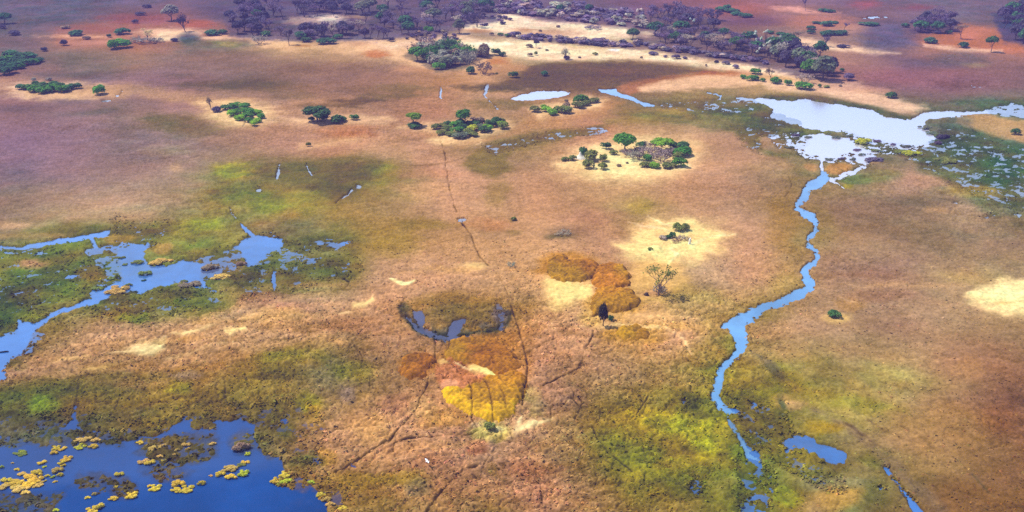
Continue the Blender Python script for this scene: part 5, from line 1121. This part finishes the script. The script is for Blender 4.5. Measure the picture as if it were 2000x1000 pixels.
thicket('rounded rust-orange thicket in the centre of its row', [(1160,540),(1172,524),(1195,520),(1218,528),(1228,545),(1224,562),(1205,567),(1180,568),(1160,560)], [(1180,535,(186,120,46)),(1200,530,(184,120,44)),(1215,535,(196,144,46)),(1190,555,(204,130,62))], .8)
thicket('olive-gold oval thicket with a dark front edge below the rust-orange one', [(1160,585),(1170,570),(1200,567),(1230,574),(1246,588),(1240,602),(1222,610),(1195,610),(1172,612),(1160,620),(1157,602)], [(1170,580,(206,140,52)),(1200,575,(200,134,48)),(1225,590,(190,136,42)),(1210,603,(172,124,34)),(1165,605,(176,130,28))], .9)
thicket('small low olive-yellow thicket alone below the other oval ones', [(1204,655),(1215,643),(1240,640),(1262,647),(1266,657),(1245,664),(1220,664)], [(1225,652,(186,140,30)),(1255,654,(176,124,50))], .35)

# ------------------------------------------------------------------ small single things
M_CLAY = tinted('clay', 8.0, .2)
def solid(name, rings, label, cat, at, colour, seg=12, jag=.08, seed=1, group=None):
    """lathe with a knobbly surface: rings of (radius x, radius y, z, dx)"""
    rng = np.random.default_rng(seed); V, F = [], []
    for rx, ry, z, dx in rings:
        for k in range(seg):
            a = 2 * math.pi * k / seg; j = 1 + rng.uniform(-jag, jag)
            V.append((dx + math.cos(a) * rx * j, math.sin(a) * ry * j, z))
    for i in range(len(rings) - 1):
        for k in range(seg):
            F.append((i * seg + k, i * seg + (k + 1) % seg, (i + 1) * seg + (k + 1) % seg, (i + 1) * seg + k))
    V = np.array(V); c = np.ones((len(V), 3)) * np.array(colour) * rng.uniform(.85, 1.15, (len(V), 1))
    o = link(name, mesh_from(name, V, F, M_CLAY, c, True))
    o.location = at; tag(o, label, cat, group)
    return o

x, y = G(1134, 311)
solid('termite_mound', [(3.2, 2.6, -.3, 0), (2.6, 2.1, .35, 0), (1.5, 1.3, .9, -.1), (.75, .7, 1.6, -.1), (.45, .42, 2.3, -.15), (.16, .15, 2.9, -.2), (.01, .01, 3.0, -.2)],
      'pale pointed termite mound between green shrubs on the oval sand island', 'termite mound', (x, y, .3), (.62, .58, .46), seed=3)
x, y = G(1346, 480)
solid('tree_stump', [(.55, .5, -.2, 0), (.4, .38, .4, .05), (.34, .32, 1.2, .1), (.3, .3, 2.1, .2), (.12, .2, 2.5, .3), (.01, .01, 2.55, .3)],
      'white dead stump among twigs on the star-shaped sand patch', 'stump', (x, y, .25), (.75, .70, .58), seed=4)
x, y = G(1262, 579)
solid('boulder', [(.55, .5, -.2, 0), (.72, .62, .25, 0), (.62, .55, .65, .02), (.3, .28, .95, .05), (.01, .01, 1.0, .05)],
      'small dark brown boulder left of the thorn tree\'s foot', 'boulder', (x, y, .25), (.06, .04, .03), jag=.16, seed=5)
# a dark log lying in the water at the left edge
x, y = G(8, 688)
lg = [(-1.1, .05), (-1.0, .17), (-.4, .21), (.3, .19), (.9, .15), (1.1, .09), (1.18, .02)]
V, F = [], []
for lx, r in lg:
    for k in range(8):
        a = 2 * math.pi * k / 8
        V.append((lx, math.cos(a) * r, math.sin(a) * r + .05 * math.sin(lx * 3)))
for i in range(len(lg) - 1):
    for k in range(8):
        F.append((i * 8 + k, (i + 1) * 8 + k, (i + 1) * 8 + (k + 1) % 8, i * 8 + (k + 1) % 8))
log = link('log', mesh_from('log', V, F, M_CLAY, np.ones((len(V), 3)) * np.array([[.018, .02, .03]]), True))
log.location = (x, y, .16); log.rotation_euler = (0, 0, .25)
tag(log, 'black log floating in the blue water at the left edge', 'log')

# a white egret flying low over the plain: one body, two wings, neck, legs
x, y = G(835, 914)
M_WHITE = tinted('white_feathers', 20, .05)
M_BILL = tinted('bill_and_legs', 20, .1)
bird = bpy.data.objects.new('egret', None); COL.objects.link(bird); bird.location = (x, y, 1.6); bird.rotation_euler = (0, 0, .5); bird.scale = (1.15, 1.15, 1.15)
tag(bird, 'small white egret flying low over the brown grass', 'bird')
def lathe_x(rings, seg=10):
    V, F = [], []
    for lx, r, z in rings:
        for k in range(seg):
            a = 2 * math.pi * k / seg
            V.append((lx, math.cos(a) * r, z + math.sin(a) * r))
    for i in range(len(rings) - 1):
        for k in range(seg):
            F.append((i * seg + k, (i + 1) * seg + k, (i + 1) * seg + (k + 1) % seg, i * seg + (k + 1) % seg))
    return np.array(V), np.array(F)
bv, bf = lathe_x([(-.40, .005, .02), (-.30, .05, .02), (-.12, .09, 0), (.08, .10, 0), (.2, .07, .02), (.27, .035, .05), (.30, .03, .0), (.28, .028, -.05), (.33, .028, -.07), (.38, .036, -.03), (.43, .032, 0), (.47, .012, 0)])
link('body', mesh_from('body', bv, bf, M_WHITE, np.full((len(bv), 3), .85), True), bird)
for s in (-1, 1):
    prof = [(.06, .18, -.14, .0), (.30, .20, -.16, .14), (.55, .12, -.16, .20), (.80, -.02, -.14, .16)]
    V = []; F = []
    for yy, lead, trail, zz in prof:
        V += [(lead, s * yy, zz + .012), (trail, s * yy, zz + .004), (trail, s * yy, zz - .004), (lead, s * yy, zz - .012)]
    for i in range(3):
        for k in range(4):
            F.append((i * 4 + k, i * 4 + (k + 1) % 4, (i + 1) * 4 + (k + 1) % 4, (i + 1) * 4 + k))
    F.append((12, 13, 14, 15)); F.append((0, 1, 2, 3))
    link('wing', mesh_from('wing', V, F, M_WHITE, np.full((len(V), 3), .85)), bird)
    lv, lf = sticks([((-.30, s * .03, -.02), (-.62, s * .03, -.01), .010, .006)])
    link('leg', mesh_from('leg', lv, lf, M_BILL, np.full((len(lv), 3), .03)), bird)
lv, lf = sticks([((.455, 0, 0), (.57, 0, -.01), .014, .003)])
link('bill', mesh_from('bill', lv, lf, M_BILL, np.tile([[.6, .4, .05]], (len(lv), 1))), bird)

# ------------------------------------------------------------------ the air
hm, ht, hb = mat('haze_air')
ht.nodes.remove(hb)
pv = ht.nodes.new('ShaderNodeVolumePrincipled')
pv.inputs['Color'].default_value = (*HAZE_TINT, 1); pv.inputs['Density'].default_value = HAZE_DENSITY
pv.inputs['Anisotropy'].default_value = 0.0
ht.links.new(pv.outputs[0], ht.nodes['Material Output'].inputs['Volume'])
gx0, gx1, gy0, gy1 = GX.min() - 20, GX.max() + 20, GY.min() - 20, GY.max() + 20
V = [(a, b, c) for c in (-2.0, CAM_H + 4) for b in (gy0, gy1) for a in (gx0, gx1)]
F = [(0, 2, 3, 1), (4, 5, 7, 6), (0, 1, 5, 4), (2, 6, 7, 3), (0, 4, 6, 2), (1, 3, 7, 5)]
haze = link('haze', mesh_from('haze', V, F, hm)); haze['kind'] = 'stuff'
